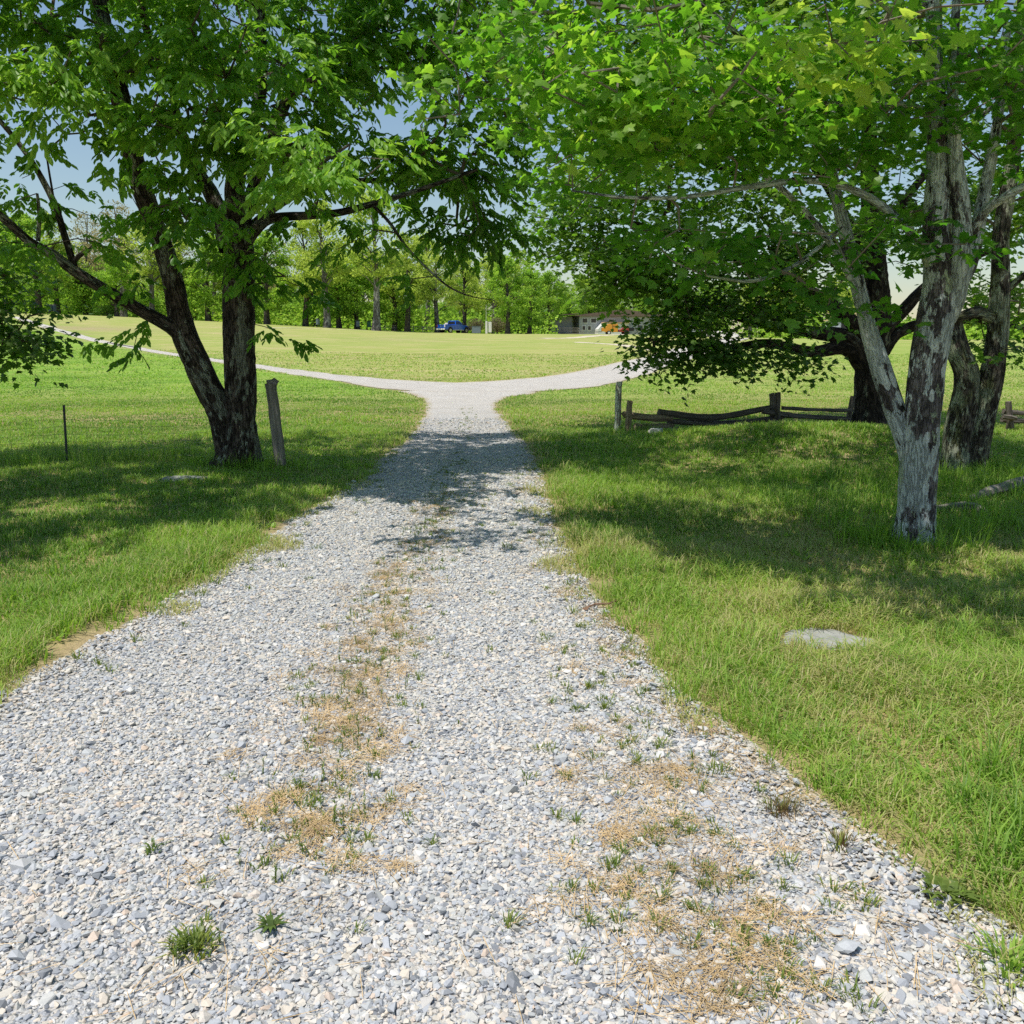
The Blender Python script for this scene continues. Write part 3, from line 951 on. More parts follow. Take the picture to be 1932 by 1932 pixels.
def blob_targets(blobs, light=None):
    out, tint = [], []
    for b in blobs:
        px, py, Y, rx, rz, ry, n = b[:7]; tt = b[7] if len(b) > 7 else .45  # blob tint paints sunlit sprays lighter and shaded foliage darker
        c = np.array(px) if isinstance(px, tuple) else P(px, py, Y)
        n = max(2, int(n * .72)); nc = max(1, n // 4)
        v = RNG.normal(0, 1, (nc, 3)); v = unit(v) * (RNG.random(nc) ** .45)[:, None] * np.array([rx, ry, rz])
        v = v[RNG.integers(0, nc, n)] + RNG.normal(0, 1, (n, 3)) * np.minimum(np.array([.24, .24, .11]), np.array([rx, ry, rz]) * .6)
        out.append(c + v); tint.append(np.clip(tt + RNG.normal(0, .12, n), 0, 1))
    out = np.concatenate(out); tint = np.concatenate(tint)
    k = out[:, 2] > np.maximum(.9, terrain(out[:, 0], out[:, 1]) + .7)
    return out[k], tint[k]


def finish_tree(name, T, root, label, bark, twigmat, leafmat, blobs, spray, shape, limb_names=None, **kw):
    tg, tt = blob_targets(blobs)
    T.grow(tg)
    p0 = np.array([root[0], root[1], ground(root[0], root[1])])
    top = empty(name, p0, label, 'tree')
    for li, (c, k, wob, flare, seed) in enumerate(T.limbs):
        V, q, B = tube(c[:, :3], c[:, 3], k, wob, seed, flare)
        g = Geo(); g.add(V - p0, [q], buv=B)
        link('trunk' if li == 0 else (limb_names[li - 1] if limb_names else 'limb'), g.mesh('trunk_mesh', [bark]), top)
    g = Geo(); T.twigs(g)
    tv = np.concatenate(g.V); tf = {k_: np.concatenate(f_) for k_, f_ in g.F.items()}; tb = np.concatenate(g.A['buv'])
    p, d, order = T.spray_dirs()
    pos, dr, nm, sz, ti = spray(p, d, tt[order], **kw)
    V, F, A = leaves_mesh(shape, pos, dr, nm, sz, ti)
    polys = list(tf.values()) + [f_ + len(tv) for f_ in F]
    mi = np.concatenate([np.zeros(sum(len(f_) for f_ in tf.values())), np.ones(sum(len(f_) for f_ in F))])
    link('crown', np_mesh('crown', np.r_[tv, V] - p0, polys, [twigmat, leafmat], {'tint': np.r_[np.zeros(len(tv)), A], 'buv': np.r_[tb, np.zeros((len(V), 3))]}, False, mi), top)
    print(name, 'sprays', len(p), 'leaves', len(pos))
    return top


# --- forked ash at the left of the road
YA = 11.5
T = Tree(); T.rs = .87
T.limb([(446, 905, YA, .37), (449, 860, YA, .31), (452, 800, YA, .235), (453, 700, YA, .222), (452, 620, YA, .222), (450, 540, YA, .21), (452, 470, YA, .19), (446, 410, YA, .16), (446, 330, YA - .1, .12), (480, 234, YA - .2, .095), (494, 134, YA - .3, .075), (490, 0, YA - .3, .06), (500, -200, YA, .04), (510, -420, YA, .02)], k=26, flare=.35, wob=.2)
T.limb([(436, 870, YA, .22), (424, 800, YA, .20), (396, 740, YA - .05, .185), (374, 690, YA - .1, .175), (350, 640, YA - .1, .175), (338, 590, YA - .1, .15), (322, 510, YA - .15, .145), (301, 450, YA - .2, .14), (280, 395, YA - .2, .135), (261, 334, YA - .2, .135), (234, 217, YA - .3, .125), (207, 100, YA - .3, .11), (187, 0, YA - .3, .095), (170, -150, YA - .2, .07), (190, -400, YA, .03)], k=24, wob=.2)
T.limb([(344, 640, YA - .1, .11), (322, 617, YA - .15, .105), (251, 577, YA - .2, .085), (195, 545, YA - .3, .08), (140, 511, YA - .4, .078), (100, 480, YA - .5, .07), (56, 456, YA - .6, .062), (0, 407, YA - .7, .055), (-80, 350, YA - .8, .045), (-220, 280, YA - .8, .025)], k=16)
T.limb([(142, 512, YA - .4, .055), (136, 490, YA - .4, .05), (120, 438, YA - .4, .045), (104, 387, YA - .4, .042), (78, 335, YA - .4, .04), (50, 290, YA - .5, .035), (0, 228, YA - .5, .03), (-70, 150, YA - .5, .02)], k=14)
T.limb([(135, 500, YA - .4, .035), (150, 482, YA - .45, .03), (165, 474, YA - .5, .025), (177, 463, YA - .5, .02)], k=10)
T.limb([(432, 470, YA, .14), (418, 418, YA + .1, .125), (400, 368, YA + .2, .11), (361, 301, YA + .3, .085), (330, 200, YA + .4, .06), (320, 60, YA + .5, .04)], k=16)
T.limb([(450, 440, YA, .11), (490, 330, YA + .4, .10), (541, 190, YA + .7, .085), (602, 142, YA + .9, .07), (690, 60, YA + 1, .055), (790, -20, YA + 1, .035)], k=16)
T.limb([(455, 470, YA, .085), (490, 425, YA - .2, .075), (521, 411, YA - .3, .065), (590, 406, YA - .4, .055), (645, 400, YA - .4, .048), (720, 380, YA - .4, .04), (800, 355, YA - .4, .03), (900, 320, YA - .3, .02)], k=14)
T.limb([(462, 440, YA, .07), (520, 390, YA + .5, .06), (600, 350, YA + .9, .05), (720, 340, YA + 1.2, .04), (840, 345, YA + 1.4, .025)], k=12)
T.limb([(700, 384, YA - .4, .024), (735, 420, YA - .4, .022), (770, 470, YA - .5, .019), (812, 512, YA - .55, .016), (850, 543, YA - .6, .012), (892, 560, YA - .6, .008), (932, 566, YA - .6, .004)], k=8, wob=.05)
T.limb([(100, 368, YA - .4, .016), (92, 320, YA - .5, .014), (86, 280, YA - .6, .010)], k=8, wob=.05)
T.limb([(72, 455, YA - .5, .03), (74, 400, YA - .5, .026), (70, 365, YA - .5, .018)], k=8)
blobs = [(60, 60, 10.5, 1.2, .6, 1.5, 84), (90, 165, 9.4, .75, .30, .8, 48, .75), (250, 60, 11, 1.2, .65, 1.8, 96), (430, 60, 10.3, 1.2, .7, 1.6, 112, .6), (350, 200, 10, .75, .55, 1, 53, .6),
         (330, 320, 10, .5, .4, .7, 32, .6), (440, 260, 9.8, .7, .55, .8, 43, .6), (400, 420, 10.4, .45, .45, .6, 31), (560, 110, 11.5, 1, .5, 1.5, 72), (590, 305, 9.0, .55, .35, .5, 35, .8), (560, 240, 11, .5, .4, .8, 32),
         (600, 420, 11, .5, .25, .6, 11), (690, 40, 11.5, .9, .45, 1.5, 68), (820, 80, 11.5, 1.2, .55, 1.5, 88), (790, 290, 12, .9, .42, 1.2, 60), (690, 320, 12, .55, .45, .9, 38), (890, 330, 12.5, .8, .45, 1, 46), (830, 425, 12.3, .6, .28, .8, 33, .25),  # low tint colours the hanging foliage as shaded
         (900, 440, 12.3, .35, .16, .5, 14, .25), (950, 190, 11, .7, .5, 1.2, 48), (190, 455, 11, .45, .2, .5, 8), (70, 345, 11, .5, .3, .7, 12), (20, 440, 11, .3, .2, .5, 6), (165, 250, 10.5, .45, .3, .7, 14), (150, 400, 11.2, .4, .25, .5, 6),
         (240, 635, 11.1, .25, .12, .3, 4), (285, 590, 11.2, .25, .12, .3, 3), (490, 615, 11.1, .22, .15, .3, 3), (545, 530, 10.9, .4, .3, .6, 8, .2), (610, 550, 11.2, .35, .2, .5, 4, .2), (480, 480, 10.9, .3, .3, .4, 7), (720, 420, 11, .25, .2, .3, 6), (790, 545, 11, .12, .15, .2, 2, .2), (215, 530, 11, .25, .1, .3, 2),
         ((-3.5, 12.6, 7.6), 0, 0, 2.6, 1.2, 2.4, 190), ((-1.0, 11.8, 6.6), 0, 0, 1.8, .8, 1.6, 130), ((-6.2, 11.5, 6.6), 0, 0, 1.8, .9, 2.2, 130), ((.4, 12.5, 6.4), 0, 0, 1.5, .8, 1.8, 110), ((-3.5, 11.5, 9.2), 0, 0, 1.9, 1.0, 1.9, 90), ((-6.4, 6.4, 5.3), 0, 0, 1.4, .5, .9, 170), ((-4.9, 7.6, 5.4), 0, 0, 1.1, .45, .8, 130), ((-7.2, 8.6, 6.0), 0, 0, 1.5, .6, 1.2, 170), ((-3.6, 9.2, 6.0), 0, 0, 1.1, .5, .9, 110), ((-5.2, 10.2, 6.8), 0, 0, 1.6, .6, 1.3, 160), ((-2.2, 11.0, 7.2), 0, 0, 1.5, .6, 1.2, 130), ((-3.0, 14.4, 7.0), 0, 0, 1.8, .7, 1.0, 130), ((-.6, 13.6, 6.8), 0, 0, 1.5, .7, 1.1, 110), ((-6.0, 13.4, 7.0), 0, 0, 1.8, .8, 1.2, 120)]  # world-placed blobs: unseen crown above the view, added to shade lawn and road
finish_tree('ash_tree', T, P(446, 890, YA), 'big dark trunked ash forking low into two stems left of the gravel road', M['bark_ash'], M['twig'], M['leaf_ash'], blobs, spray_ash, ASH)

# --- lichened maple, nearest on the right
YM = 7.2
T = Tree(); T.rs = .83
T.limb([(1726, 1040, YM, .205), (1728, 985, YM, .178), (1731, 900, YM, .17), (1739, 800, YM, .168), (1748, 700, YM, .165), (1762, 620, YM, .165), (1772, 560, YM, .16), (1770, 500, YM - .02, .125), (1764, 440, YM - .05, .108), (1766, 380, YM - .05, .105), (1769, 300, YM, .092), (1768, 200, YM, .08), (1763, 100, YM, .065), (1758, 0, YM, .055), (1740, -150, YM, .04), (1720, -330, YM, .02)], k=28, flare=.30, wob=.16)
T.limb([(1722, 900, YM + .02, .085), (1706, 830, YM + .05, .092), (1690, 780, YM + .08, .098), (1667, 710, YM + .1, .095), (1648, 650, YM + .15, .082), (1631, 590, YM + .2, .072), (1614, 520, YM + .2, .066), (1598, 450, YM + .25, .06), (1578, 370, YM + .3, .055), (1568, 300, YM + .35, .048), (1575, 180, YM + .4, .036), (1590, 40, YM + .4, .025)], k=20, wob=.16)
T.limb([(1782, 600, YM, .10), (1802, 560, YM - .05, .096), (1812, 500, YM - .1, .085), (1815, 440, YM - .1, .08), (1812, 370, YM - .1, .074), (1803, 300, YM - .1, .066), (1797, 200, YM - .1, .05), (1800, 80, YM - .1, .04), (1810, -80, YM, .03)], k=18)
T.limb([(1808, 540, YM, .065), (1830, 500, YM + .05, .066), (1845, 430, YM + .1, .062), (1858, 360, YM + .1, .056), (1872, 290, YM + .1, .05), (1888, 190, YM + .1, .04), (1900, 60, YM + .1, .03)], k=16)
T.limb([(1835, 440, YM + .05, .045), (1855, 402, YM + .0, .045), (1885, 378, YM - .1, .04), (1932, 352, YM - .2, .036), (2010, 320, YM - .3, .03)], k=12)
T.limb([(1752, 500, YM - .05, .042), (1734, 458, YM - .1, .04), (1690, 410, YM - .2, .037), (1637, 371, YM - .3, .034), (1570, 346, YM - .4, .031), (1503, 341, YM - .5, .028), (1403, 354, YM - .6, .024), (1286, 372, YM - .7, .018), (1180, 372, YM - .8, .012), (1080, 360, YM - .8, .008)], k=12, wob=.1)
T.limb([(1756, 225, YM, .035), (1747, 212, YM - .05, .034), (1704, 197, YM - .2, .028), (1640, 200, YM - .4, .024), (1587, 196, YM - .5, .02), (1500, 190, YM - .8, .015), (1380, 170, YM - 1.0, .010)], k=10, wob=.1)
T.limb([(1622, 560, YM + .2, .03), (1580, 480, YM + .1, .03), (1520, 400, YM, .028), (1440, 330, YM - .1, .026), (1330, 270, YM - .3, .022), (1230, 215, YM - .4, .018), (1130, 150, YM - .5, .012), (1020, 80, YM - .5, .008)], k=10, wob=.1)
T.limb([(1568, 310, YM + .3, .03), (1520, 220, YM - .2, .026), (1450, 120, YM - .7, .022), (1350, 30, YM - 1.0, .018), (1230, -60, YM - 1.0, .012)], k=10, wob=.1)
T.limb([(1763, 120, YM, .035), (1720, 60, YM - .5, .03), (1660, 0, YM - 1.0, .024), (1600, -60, YM - 1.4, .016)], k=10, wob=.1)
T.limb([(1590, 430, YM + .2, .022), (1500, 500, YM, .02), (1420, 530, YM - .2, .016), (1330, 520, YM - .3, .01)], k=8, wob=.1)
blobs = [(1130, 60, 6.6, .7, .40, 1, 78, .55), (1240, 165, 6.0, .5, .22, .6, 46, .68), (1400, 80, 6.0, .8, .36, .9, 84, .58), (1590, 95, 5.2, .26, .12, .3, 24, .95), (1300, 215, 6.2, .6, .16, .7, 44, .66), (1180, 140, 5.9, .35, .18, .4, 28, .72), (1560, 190, 6.8, .8, .28, .9, 60, .45), (1700, 60, 6.5, .8, .36, 1, 66, .45), (1860, 80, 7, .7, .45, 1, 60, .4), (1450, 275, 6.6, .45, .2, .7, 34, .4),  # high tints colour these sprays as sunlit
         (1690, 290, 6.9, .4, .2, .5, 18, .3), (1890, 230, 7.4, .4, .3, .6, 24, .35), (1190, 330, 6.8, .5, .2, .7, 30, .4), (1080, 240, 6.9, .5, .3, .8, 44, .6), (1450, 450, 6.9, .5, .2, .6, 22, .15), (1690, 430, 6.9, .25, .15, .3, 9, .15), (1350, 520, 6.9, .3, .14, .4, 10, .2), (1500, 545, 7, .3, .12, .3, 10, .15), (960, 110, 7.4, .6, .35, 1, 48, .6), (1310, 410, 6.6, .35, .14, .5, 14, .25),  # lowest tints colour the inner leaves as if in shade
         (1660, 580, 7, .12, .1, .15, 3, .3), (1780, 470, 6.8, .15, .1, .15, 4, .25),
         ((-2.0, 6.3, 4.6), 0, 0, .8, .2, .35, 26), ((-1.5, 7.3, 4.9), 0, 0, .8, .25, .35, 26), ((1.5, 4.7, 4.3), 0, 0, .8, .3, .45, 90), ((2.6, 4.6, 4.4), 0, 0, 1.0, .4, .55, 150), ((4.0, 4.9, 4.6), 0, 0, 1.1, .45, .6, 130), ((-.3, 7.5, 5.2), 0, 0, .9, .4, .7, 60), ((1.3, 6.9, 5.2), 0, 0, 1.1, .5, .9, 110), ((2.6, 6.6, 5.4), 0, 0, 1.2, .5, .9, 170), ((4.4, 6.8, 5.4), 0, 0, 1.3, .6, 1.0, 170), ((2.2, 8.6, 5.9), 0, 0, 1.6, .7, 1.2, 240), ((.4, 9.2, 5.8), 0, 0, 1.2, .6, 1.1, 150), ((4.6, 8.8, 6.0), 0, 0, 1.5, .7, 1.2, 190), ((3.0, 7.2, 7.4), 0, 0, 1.5, .8, 1.4, 150), (2150, 50, 7.4, .9, .6, 1.1, 60), (2150, 350, 7.2, .7, .4, .8, 34)]  # world-placed blobs: overhang out of view, added for the shadow round the trunk
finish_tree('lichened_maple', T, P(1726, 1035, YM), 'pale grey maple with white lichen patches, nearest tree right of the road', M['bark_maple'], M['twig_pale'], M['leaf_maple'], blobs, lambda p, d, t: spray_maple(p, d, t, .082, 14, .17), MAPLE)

# --- second forked tree behind it on the right
Y2 = 11.3
T = Tree(); T.rs = .88
T.limb([(1803, 905, Y2, .22), (1803, 880, Y2, .20), (1808, 818, Y2, .195), (1822, 738, Y2, .175), (1822, 698, Y2, .165), (1810, 670, Y2, .155), (1798, 620, Y2 + .1, .14), (1790, 560, Y2 + .2, .12), (1790, 450, Y2 + .3, .10), (1780, 300, Y2 + .3, .08), (1770, 100, Y2 + .3, .06), (1770, -150, Y2 + .3, .03)], k=22, flare=.3, wob=.2)
T.limb([(1842, 880, Y2, .18), (1844, 840, Y2, .17), (1856, 778, Y2, .16), (1870, 718, Y2, .15), (1878, 660, Y2, .145), (1884, 610, Y2, .13), (1887, 520, Y2, .12), (1889, 440, Y2, .11), (1902, 360, Y2, .10), (1915, 250, Y2, .085), (1925, 80, Y2, .06), (1930, -150, Y2, .03)], k=20, wob=.22)
T.limb([(1870, 598, Y2, .09), (1840, 590, Y2 - .1, .085), (1818, 596, Y2 - .1, .07), (1790, 600, Y2 - .1, .05)], k=12)
T.limb([(1886, 560, Y2, .05), (1932, 520, Y2 - .1, .042), (2010, 470, Y2 - .2, .03)], k=10)
blobs = [(1850, 160, 11.6, 1.1, .8, 1.4, 80, .4), (1910, 450, 12, .45, .5, .7, 30, .5), (1680, 160, 12, .9, .7, 1.2, 60, .35), (1920, 560, 12, .3, .4, .5, 18, .55), ((3.4, 10.6, 6.6), 0, 0, 1.8, .7, 1.3, 220), ((6.6, 10.6, 6.8), 0, 0, 2.0, 1.0, 2.0, 220), ((1.6, 11.4, 6.4), 0, 0, 1.4, .6, 1.1, 120), ((4.4, 12.4, 7.0), 0, 0, 1.8, .8, 1.2, 140), (1980, 300, 11.5, .9, .8, 1.2, 60, .45), (1900, 655, 11.2, .25, .12, .3, 5, .2), (2100, -50, 11, 1.6, 1.0, 1.8, 90, .45), (1700, 380, 12.2, .6, .4, .8, 32, .3)]  # world-placed blobs: unseen high canopy, added to fill the ground shade
finish_tree('forked_tree', T, P(1822, 885, Y2), 'mossy barked tree with two leaning stems standing behind the lichened maple', M['bark_mossy'], M['twig_pale'], M['leaf_dark'], blobs, lambda p, d, t: spray_maple(p, d, t, .085, 15, .22), MAPLE_S)

# --- spreading dark maple beside the rail fence
YB = 18.5
T = Tree()
T.limb([(1640, 812, YB, .36), (1640, 790, YB, .31), (1639, 740, YB, .285), (1640, 690, YB, .29), (1650, 640, YB, .30), (1655, 590, YB, .26), (1650, 500, YB, .22), (1645, 400, YB, .19), (1640, 280, YB, .15), (1640, 120, YB, .11), (1640, -60, YB, .06)], k=24, flare=.35, wob=.2)
T.limb([(1632, 700, YB, .17), (1611, 668, YB - .1, .165), (1584, 655, YB - .3, .145), (1531, 664, YB - .7, .105), (1451, 648, YB - 1.2, .085), (1371, 656, YB - 1.7, .06), (1300, 650, YB - 2.1, .045), (1220, 640, YB - 2.4, .03)], k=14)
T.limb([(1632, 690, YB, .17), (1600, 640, YB - .2, .17), (1540, 628, YB - .5, .13), (1451, 612, YB - .9, .09), (1397, 600, YB - 1.2, .075), (1310, 570, YB - 1.6, .055), (1200, 540, YB - 2, .035), (1110, 500, YB - 2.2, .02)], k=14)
T.limb([(1645, 660, YB, .16), (1600, 600, YB - .4, .14), (1535, 555, YB - .8, .115), (1440, 510, YB - 1.2, .09), (1330, 460, YB - 1.3, .07), (1210, 425, YB - 1.4, .05), (1080, 405, YB - 1.4, .025)], k=14)
T.limb([(1648, 600, YB, .14), (1600, 500, YB - .2, .12), (1530, 420, YB - .5, .10), (1430, 350, YB - .7, .08), (1300, 290, YB - .8, .055), (1150, 240, YB - .8, .03)], k=14)
T.limb([(1648, 520, YB, .12), (1590, 400, YB - .2, .10), (1510, 280, YB - .3, .08), (1400, 180, YB - .3, .05), (1300, 100, YB - .3, .03)], k=12)
T.limb([(1655, 640, YB, .16), (1700, 590, YB + .3, .13), (1760, 530, YB + .6, .10), (1850, 480, YB + .8, .07), (1960, 450, YB + 1, .04)], k=14)
T.limb([(1660, 670, YB, .14), (1700, 625, YB + .2, .12), (1780, 605, YB + .5, .09), (1880, 610, YB + .8, .06), (1980, 630, YB + 1, .03)], k=12)
T.limb([(1648, 480, YB, .1), (1720, 360, YB + .2, .08), (1820, 250, YB + .3, .06), (1930, 150, YB + .4, .03)], k=12)
T.limb([(1451, 625, YB - .9, .05), (1420, 590, YB - 1.0, .04), (1360, 575, YB - 1.4, .03), (1290, 590, YB - 1.8, .02)], k=8)
blobs = [(1120, 420, 17, 1.2, .75, 2, 120, .45), (1200, 300, 17.3, 1.5, .8, 2, 140, .5), (1350, 380, 17, 1.6, .8, 2.2, 150, .4), (1250, 500, 16.5, 1.3, .6, 1.5, 140, .4), (1150, 520, 16.4, .8, .36, 1, 70, .5), (1350, 550, 16.5, 1.2, .5, 1.3, 110, .3), (1275, 612, 16.2, .52, .26, .6, 54, .25), (1300, 672, 15.9, .6, .20, .6, 55, .15), (1225, 655, 16.0, .25, .16, .4, 14, .2), (1390, 665, 16.2, .5, .18, .6, 34, .15), (1480, 675, 16.5, .5, .15, .6, 26, .15), (1460, 490, 16.6, 1.3, .6, 1.5, 100, .3), (1540, 440, 17, 1.2, .8, 1.6, 90, .35), (1480, 590, 16.6, .6, .3, .8, 40, .2),
         (1740, 440, 19.3, 1.4, 1.0, 2, 110, .4), (1880, 560, 19.3, 1.0, .7, 1.4, 80, .55), (1500, 250, 18, 1.8, 1, 2.4, 150, .45), (1700, 250, 18.5, 1.8, 1.2, 2.4, 120, .4), (1890, 360, 19.2, 1.4, 1.0, 2, 90, .5), (1050, 440, 17.5, .6, .45, 1, 40, .5), (1900, 645, 18.2, .6, .22, .7, 26, .2), (1500, 60, 18.5, 3.2, 1.6, 3, 230, .45), (1280, 140, 18, 1.8, .8, 2.2, 110, .5), (1750, -150, 19, 3.2, 2, 3, 200, .45), (1500, -250, 18.5, 2.5, 1.5, 2.5, 120, .5), (1100, 330, 17.6, .7, .5, 1, 40, .5), ((1.0, 14.4, 6.4), 0, 0, 1.4, .7, 1.3, 90), ((2.8, 14.2, 6.4), 0, 0, 1.5, .7, 1.5, 130), ((5.2, 14.4, 6.6), 0, 0, 1.8, .8, 1.5, 130)]  # world-placed blobs: high foliage added for more shade on the mound
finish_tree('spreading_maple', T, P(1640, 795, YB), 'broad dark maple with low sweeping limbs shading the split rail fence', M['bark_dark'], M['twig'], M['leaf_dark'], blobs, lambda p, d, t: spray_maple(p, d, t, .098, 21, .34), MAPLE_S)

# --- maple just outside the left edge of the picture
YL = 12.2
T = Tree()
T.limb([(-330, 900, YL, .24), (-328, 760, YL, .19), (-325, 600, YL, .17), (-320, 450, YL, .14), (-310, 250, YL, .10), (-300, 0, YL, .06)], k=18, flare=.3)
T.limb([(-325, 650, YL, .08), (-230, 590, YL - .1, .07), (-120, 600, YL - .2, .05), (-20, 625, YL - .3, .03), (60, 640, YL - .3, .015)], k=10)
T.limb([(-325, 560, YL, .08), (-230, 490, YL, .07), (-120, 470, YL, .05), (-10, 480, YL, .03)], k=10)
T.limb([(-320, 470, YL, .08), (-230, 350, YL - .2, .06), (-110, 260, YL - .3, .04)], k=10)
blobs = [(0, 500, 12.2, .3, .25, .5, 22, .4), (5, 570, 12.1, .35, .22, .5, 30, .2), (35, 630, 12, .4, .14, .5, 30, .15), (100, 645, 11.9, .28, .06, .3, 14, .15), (5, 665, 11.9, .2, .07, .3, 8, .15), (-120, 480, 12.2, .9, .8, 1.2, 90, .35), (-150, 300, 12.2, 1.1, .9, 1.4, 100, .4), (-150, 100, 12, 1.3, .9, 1.6, 100, .4), (-300, 350, 12, 1.3, 1.4, 1.6, 130, .4), (-280, -60, 12, 1.6, 1.2, 1.8, 120, .4), (-60, 600, 12.1, .7, .3, .8, 50, .25), ((-8.4, 6.3, 5.4), 0, 0, 1.3, .5, .9, 120), ((-8.6, 8.2, 6.0), 0, 0, 1.4, .6, 1.1, 130), ((-7.6, 10.2, 6.4), 0, 0, 1.5, .7, 1.2, 130)]  # world-placed blobs: unseen overhang, added to bring the left shadow nearer
finish_tree('edge_maple', T, P(-330, 890, YL), 'dark leaved maple reaching in from the left edge of the lawn', M['bark_dark'], M['twig'], M['leaf_dark'], blobs, lambda p, d, t: spray_maple(p, d, t, .085, 16, .26), MAPLE_S)

# ------------------------------------------------------------------ far wood: prototypes and copies
FARLEAF = (np.array([[0, 0, 0], [.45, .38, .05], [1, 0, -.06], [.45, -.38, .05]]), [np.array([[0, 3, 2, 1]])])


def far_proto(seed, H, clear, rad, leafmat, barkmat, nclump, perclump, leaf=.36, open_=.0, bend=.3, fork=False):
    rs = np.random.default_rng(seed)
    g = Geo()
    top = np.array([rs.normal(0, bend), rs.normal(0, bend), H * .92])
    axis_ = lambda t: np.array([top[0] * t + .25 * math.sin(t * 5 + seed), top[1] * t + .2 * math.sin(t * 4), top[2] * t])
    ts = np.linspace(0, 1, 16); r0 = .30 + .012 * H
    pts = np.array([axis_(t) for t in ts]); pts[0, 2] = -.3
    V, q, B = tube(pts, r0 * (1 - .88 * ts) * (1 + .35 * np.exp(-ts * 22)), 9, .12, seed); g.add(V, [q], buv=B)
    tg = []
    for i in range(nclump):
        t = rs.uniform(clear / H, 1.02); prof = math.sin(math.pi * min(1, max(.12, (t - clear / H) / (1 - clear / H) * .82 + .18))) ** .7
        a = rs.uniform(0, 6.283); rr = rad * prof * math.sqrt(rs.uniform(.05, 1))
        b = axis_(max(.15, t - .12)); e = axis_(min(t, 1)) + np.array([math.cos(a) * rr, math.sin(a) * rr, rs.normal(0, .4)])
        tg.append(e)
        if i % 2 == 0:
            m_ = (b + e) / 2 + np.array([0, 0, .5]); pt = np.array([b, m_, e]); pt = cat_rom(pt, .8)
            V, q, B = tube(pt, np.linspace(.10, .02, len(pt)), 4, 0, i); g.add(V, [q], buv=B)
    trunk = g.mesh('far_trunk', [barkmat])
    pos = []; tint = []
    for e in tg:
        n = int(perclump * rs.uniform(.6, 1.3)); s_ = rs.uniform(.7, 1.35)
        v = unit(rs.normal(0, 1, (n, 3))) * (rs.random(n) ** .5)[:, None] * np.array([1.25, 1.25, .75]) * s_
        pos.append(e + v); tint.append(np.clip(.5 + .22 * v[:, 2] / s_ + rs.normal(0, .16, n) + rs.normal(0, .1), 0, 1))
    pos = np.concatenate(pos); tint = np.concatenate(tint); n = len(pos)
    d = rs.normal(0, 1, (n, 3)); nm = unit(rs.normal(0, .7, (n, 3)) + np.array([0, -.25, .8]))
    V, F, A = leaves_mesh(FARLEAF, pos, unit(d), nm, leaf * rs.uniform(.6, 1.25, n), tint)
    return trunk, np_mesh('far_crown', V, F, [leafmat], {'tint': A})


M['bark_far'] = bark_mat('bark_far', (.10, .09, .08), (.26, .24, .215), [(2.2, .5, .6, (.36, .36, .33))], 7, .6)
M['bark_far_dark'] = bark_mat('bark_far_dark', (.06, .052, .045), (.15, .13, .11), [(2.2, .6, .68, (.2, .2, .17))], 7, .6)
PROTO = {
    'oak': far_proto(1, 18, 6.0, 4.8, M['leaf_far_yellow'], M['bark_far'], 64, 90),
    'oak_b': far_proto(2, 17, 5.0, 5.2, M['leaf_far_yellow'], M['bark_far_dark'], 74, 85),
    'green': far_proto(3, 15, 3.0, 4.6, M['leaf_far_green'], M['bark_far_dark'], 84, 95),
    'green_b': far_proto(4, 12, 2.0, 3.8, M['leaf_far_green'], M['bark_far_dark'], 76, 90),
    'tan': far_proto(5, 19, 6.5, 4.6, M['leaf_far_tan'], M['bark_far'], 60, 70, .30),
    'tall': far_proto(6, 20, 8.0, 4.4, M['leaf_far_yellow'], M['bark_far'], 56, 90),
    'young': far_proto(7, 6.5, .8, 2.4, M['leaf_far_green'], M['bark_far_dark'], 44, 80, .30),
}


def far_tree(kind, px, Y, label, group=None, s=1.0, name=None, dz=0):
    d = ray(px, 640); X = d[0] * Y / d[1]
    z = ground(X, Y) + dz
    t, c = PROTO[kind]
    o = empty(name or {'oak': 'oak_tree', 'oak_b': 'oak_tree', 'green': 'maple_tree', 'green_b': 'maple_tree', 'tan': 'budding_tree', 'tall': 'tall_oak', 'young': 'sapling'}[kind], (X, Y, z), label, 'tree', group, RNG.uniform(0, 6.28))
    o.scale = (s * RNG.uniform(.92, 1.08), s * RNG.uniform(.92, 1.08), s)
    for nm, me in (('trunk', t), ('crown', c)):
        ob = bpy.data.objects.new(nm, me); COL.objects.link(ob); ob.parent = o
    return o


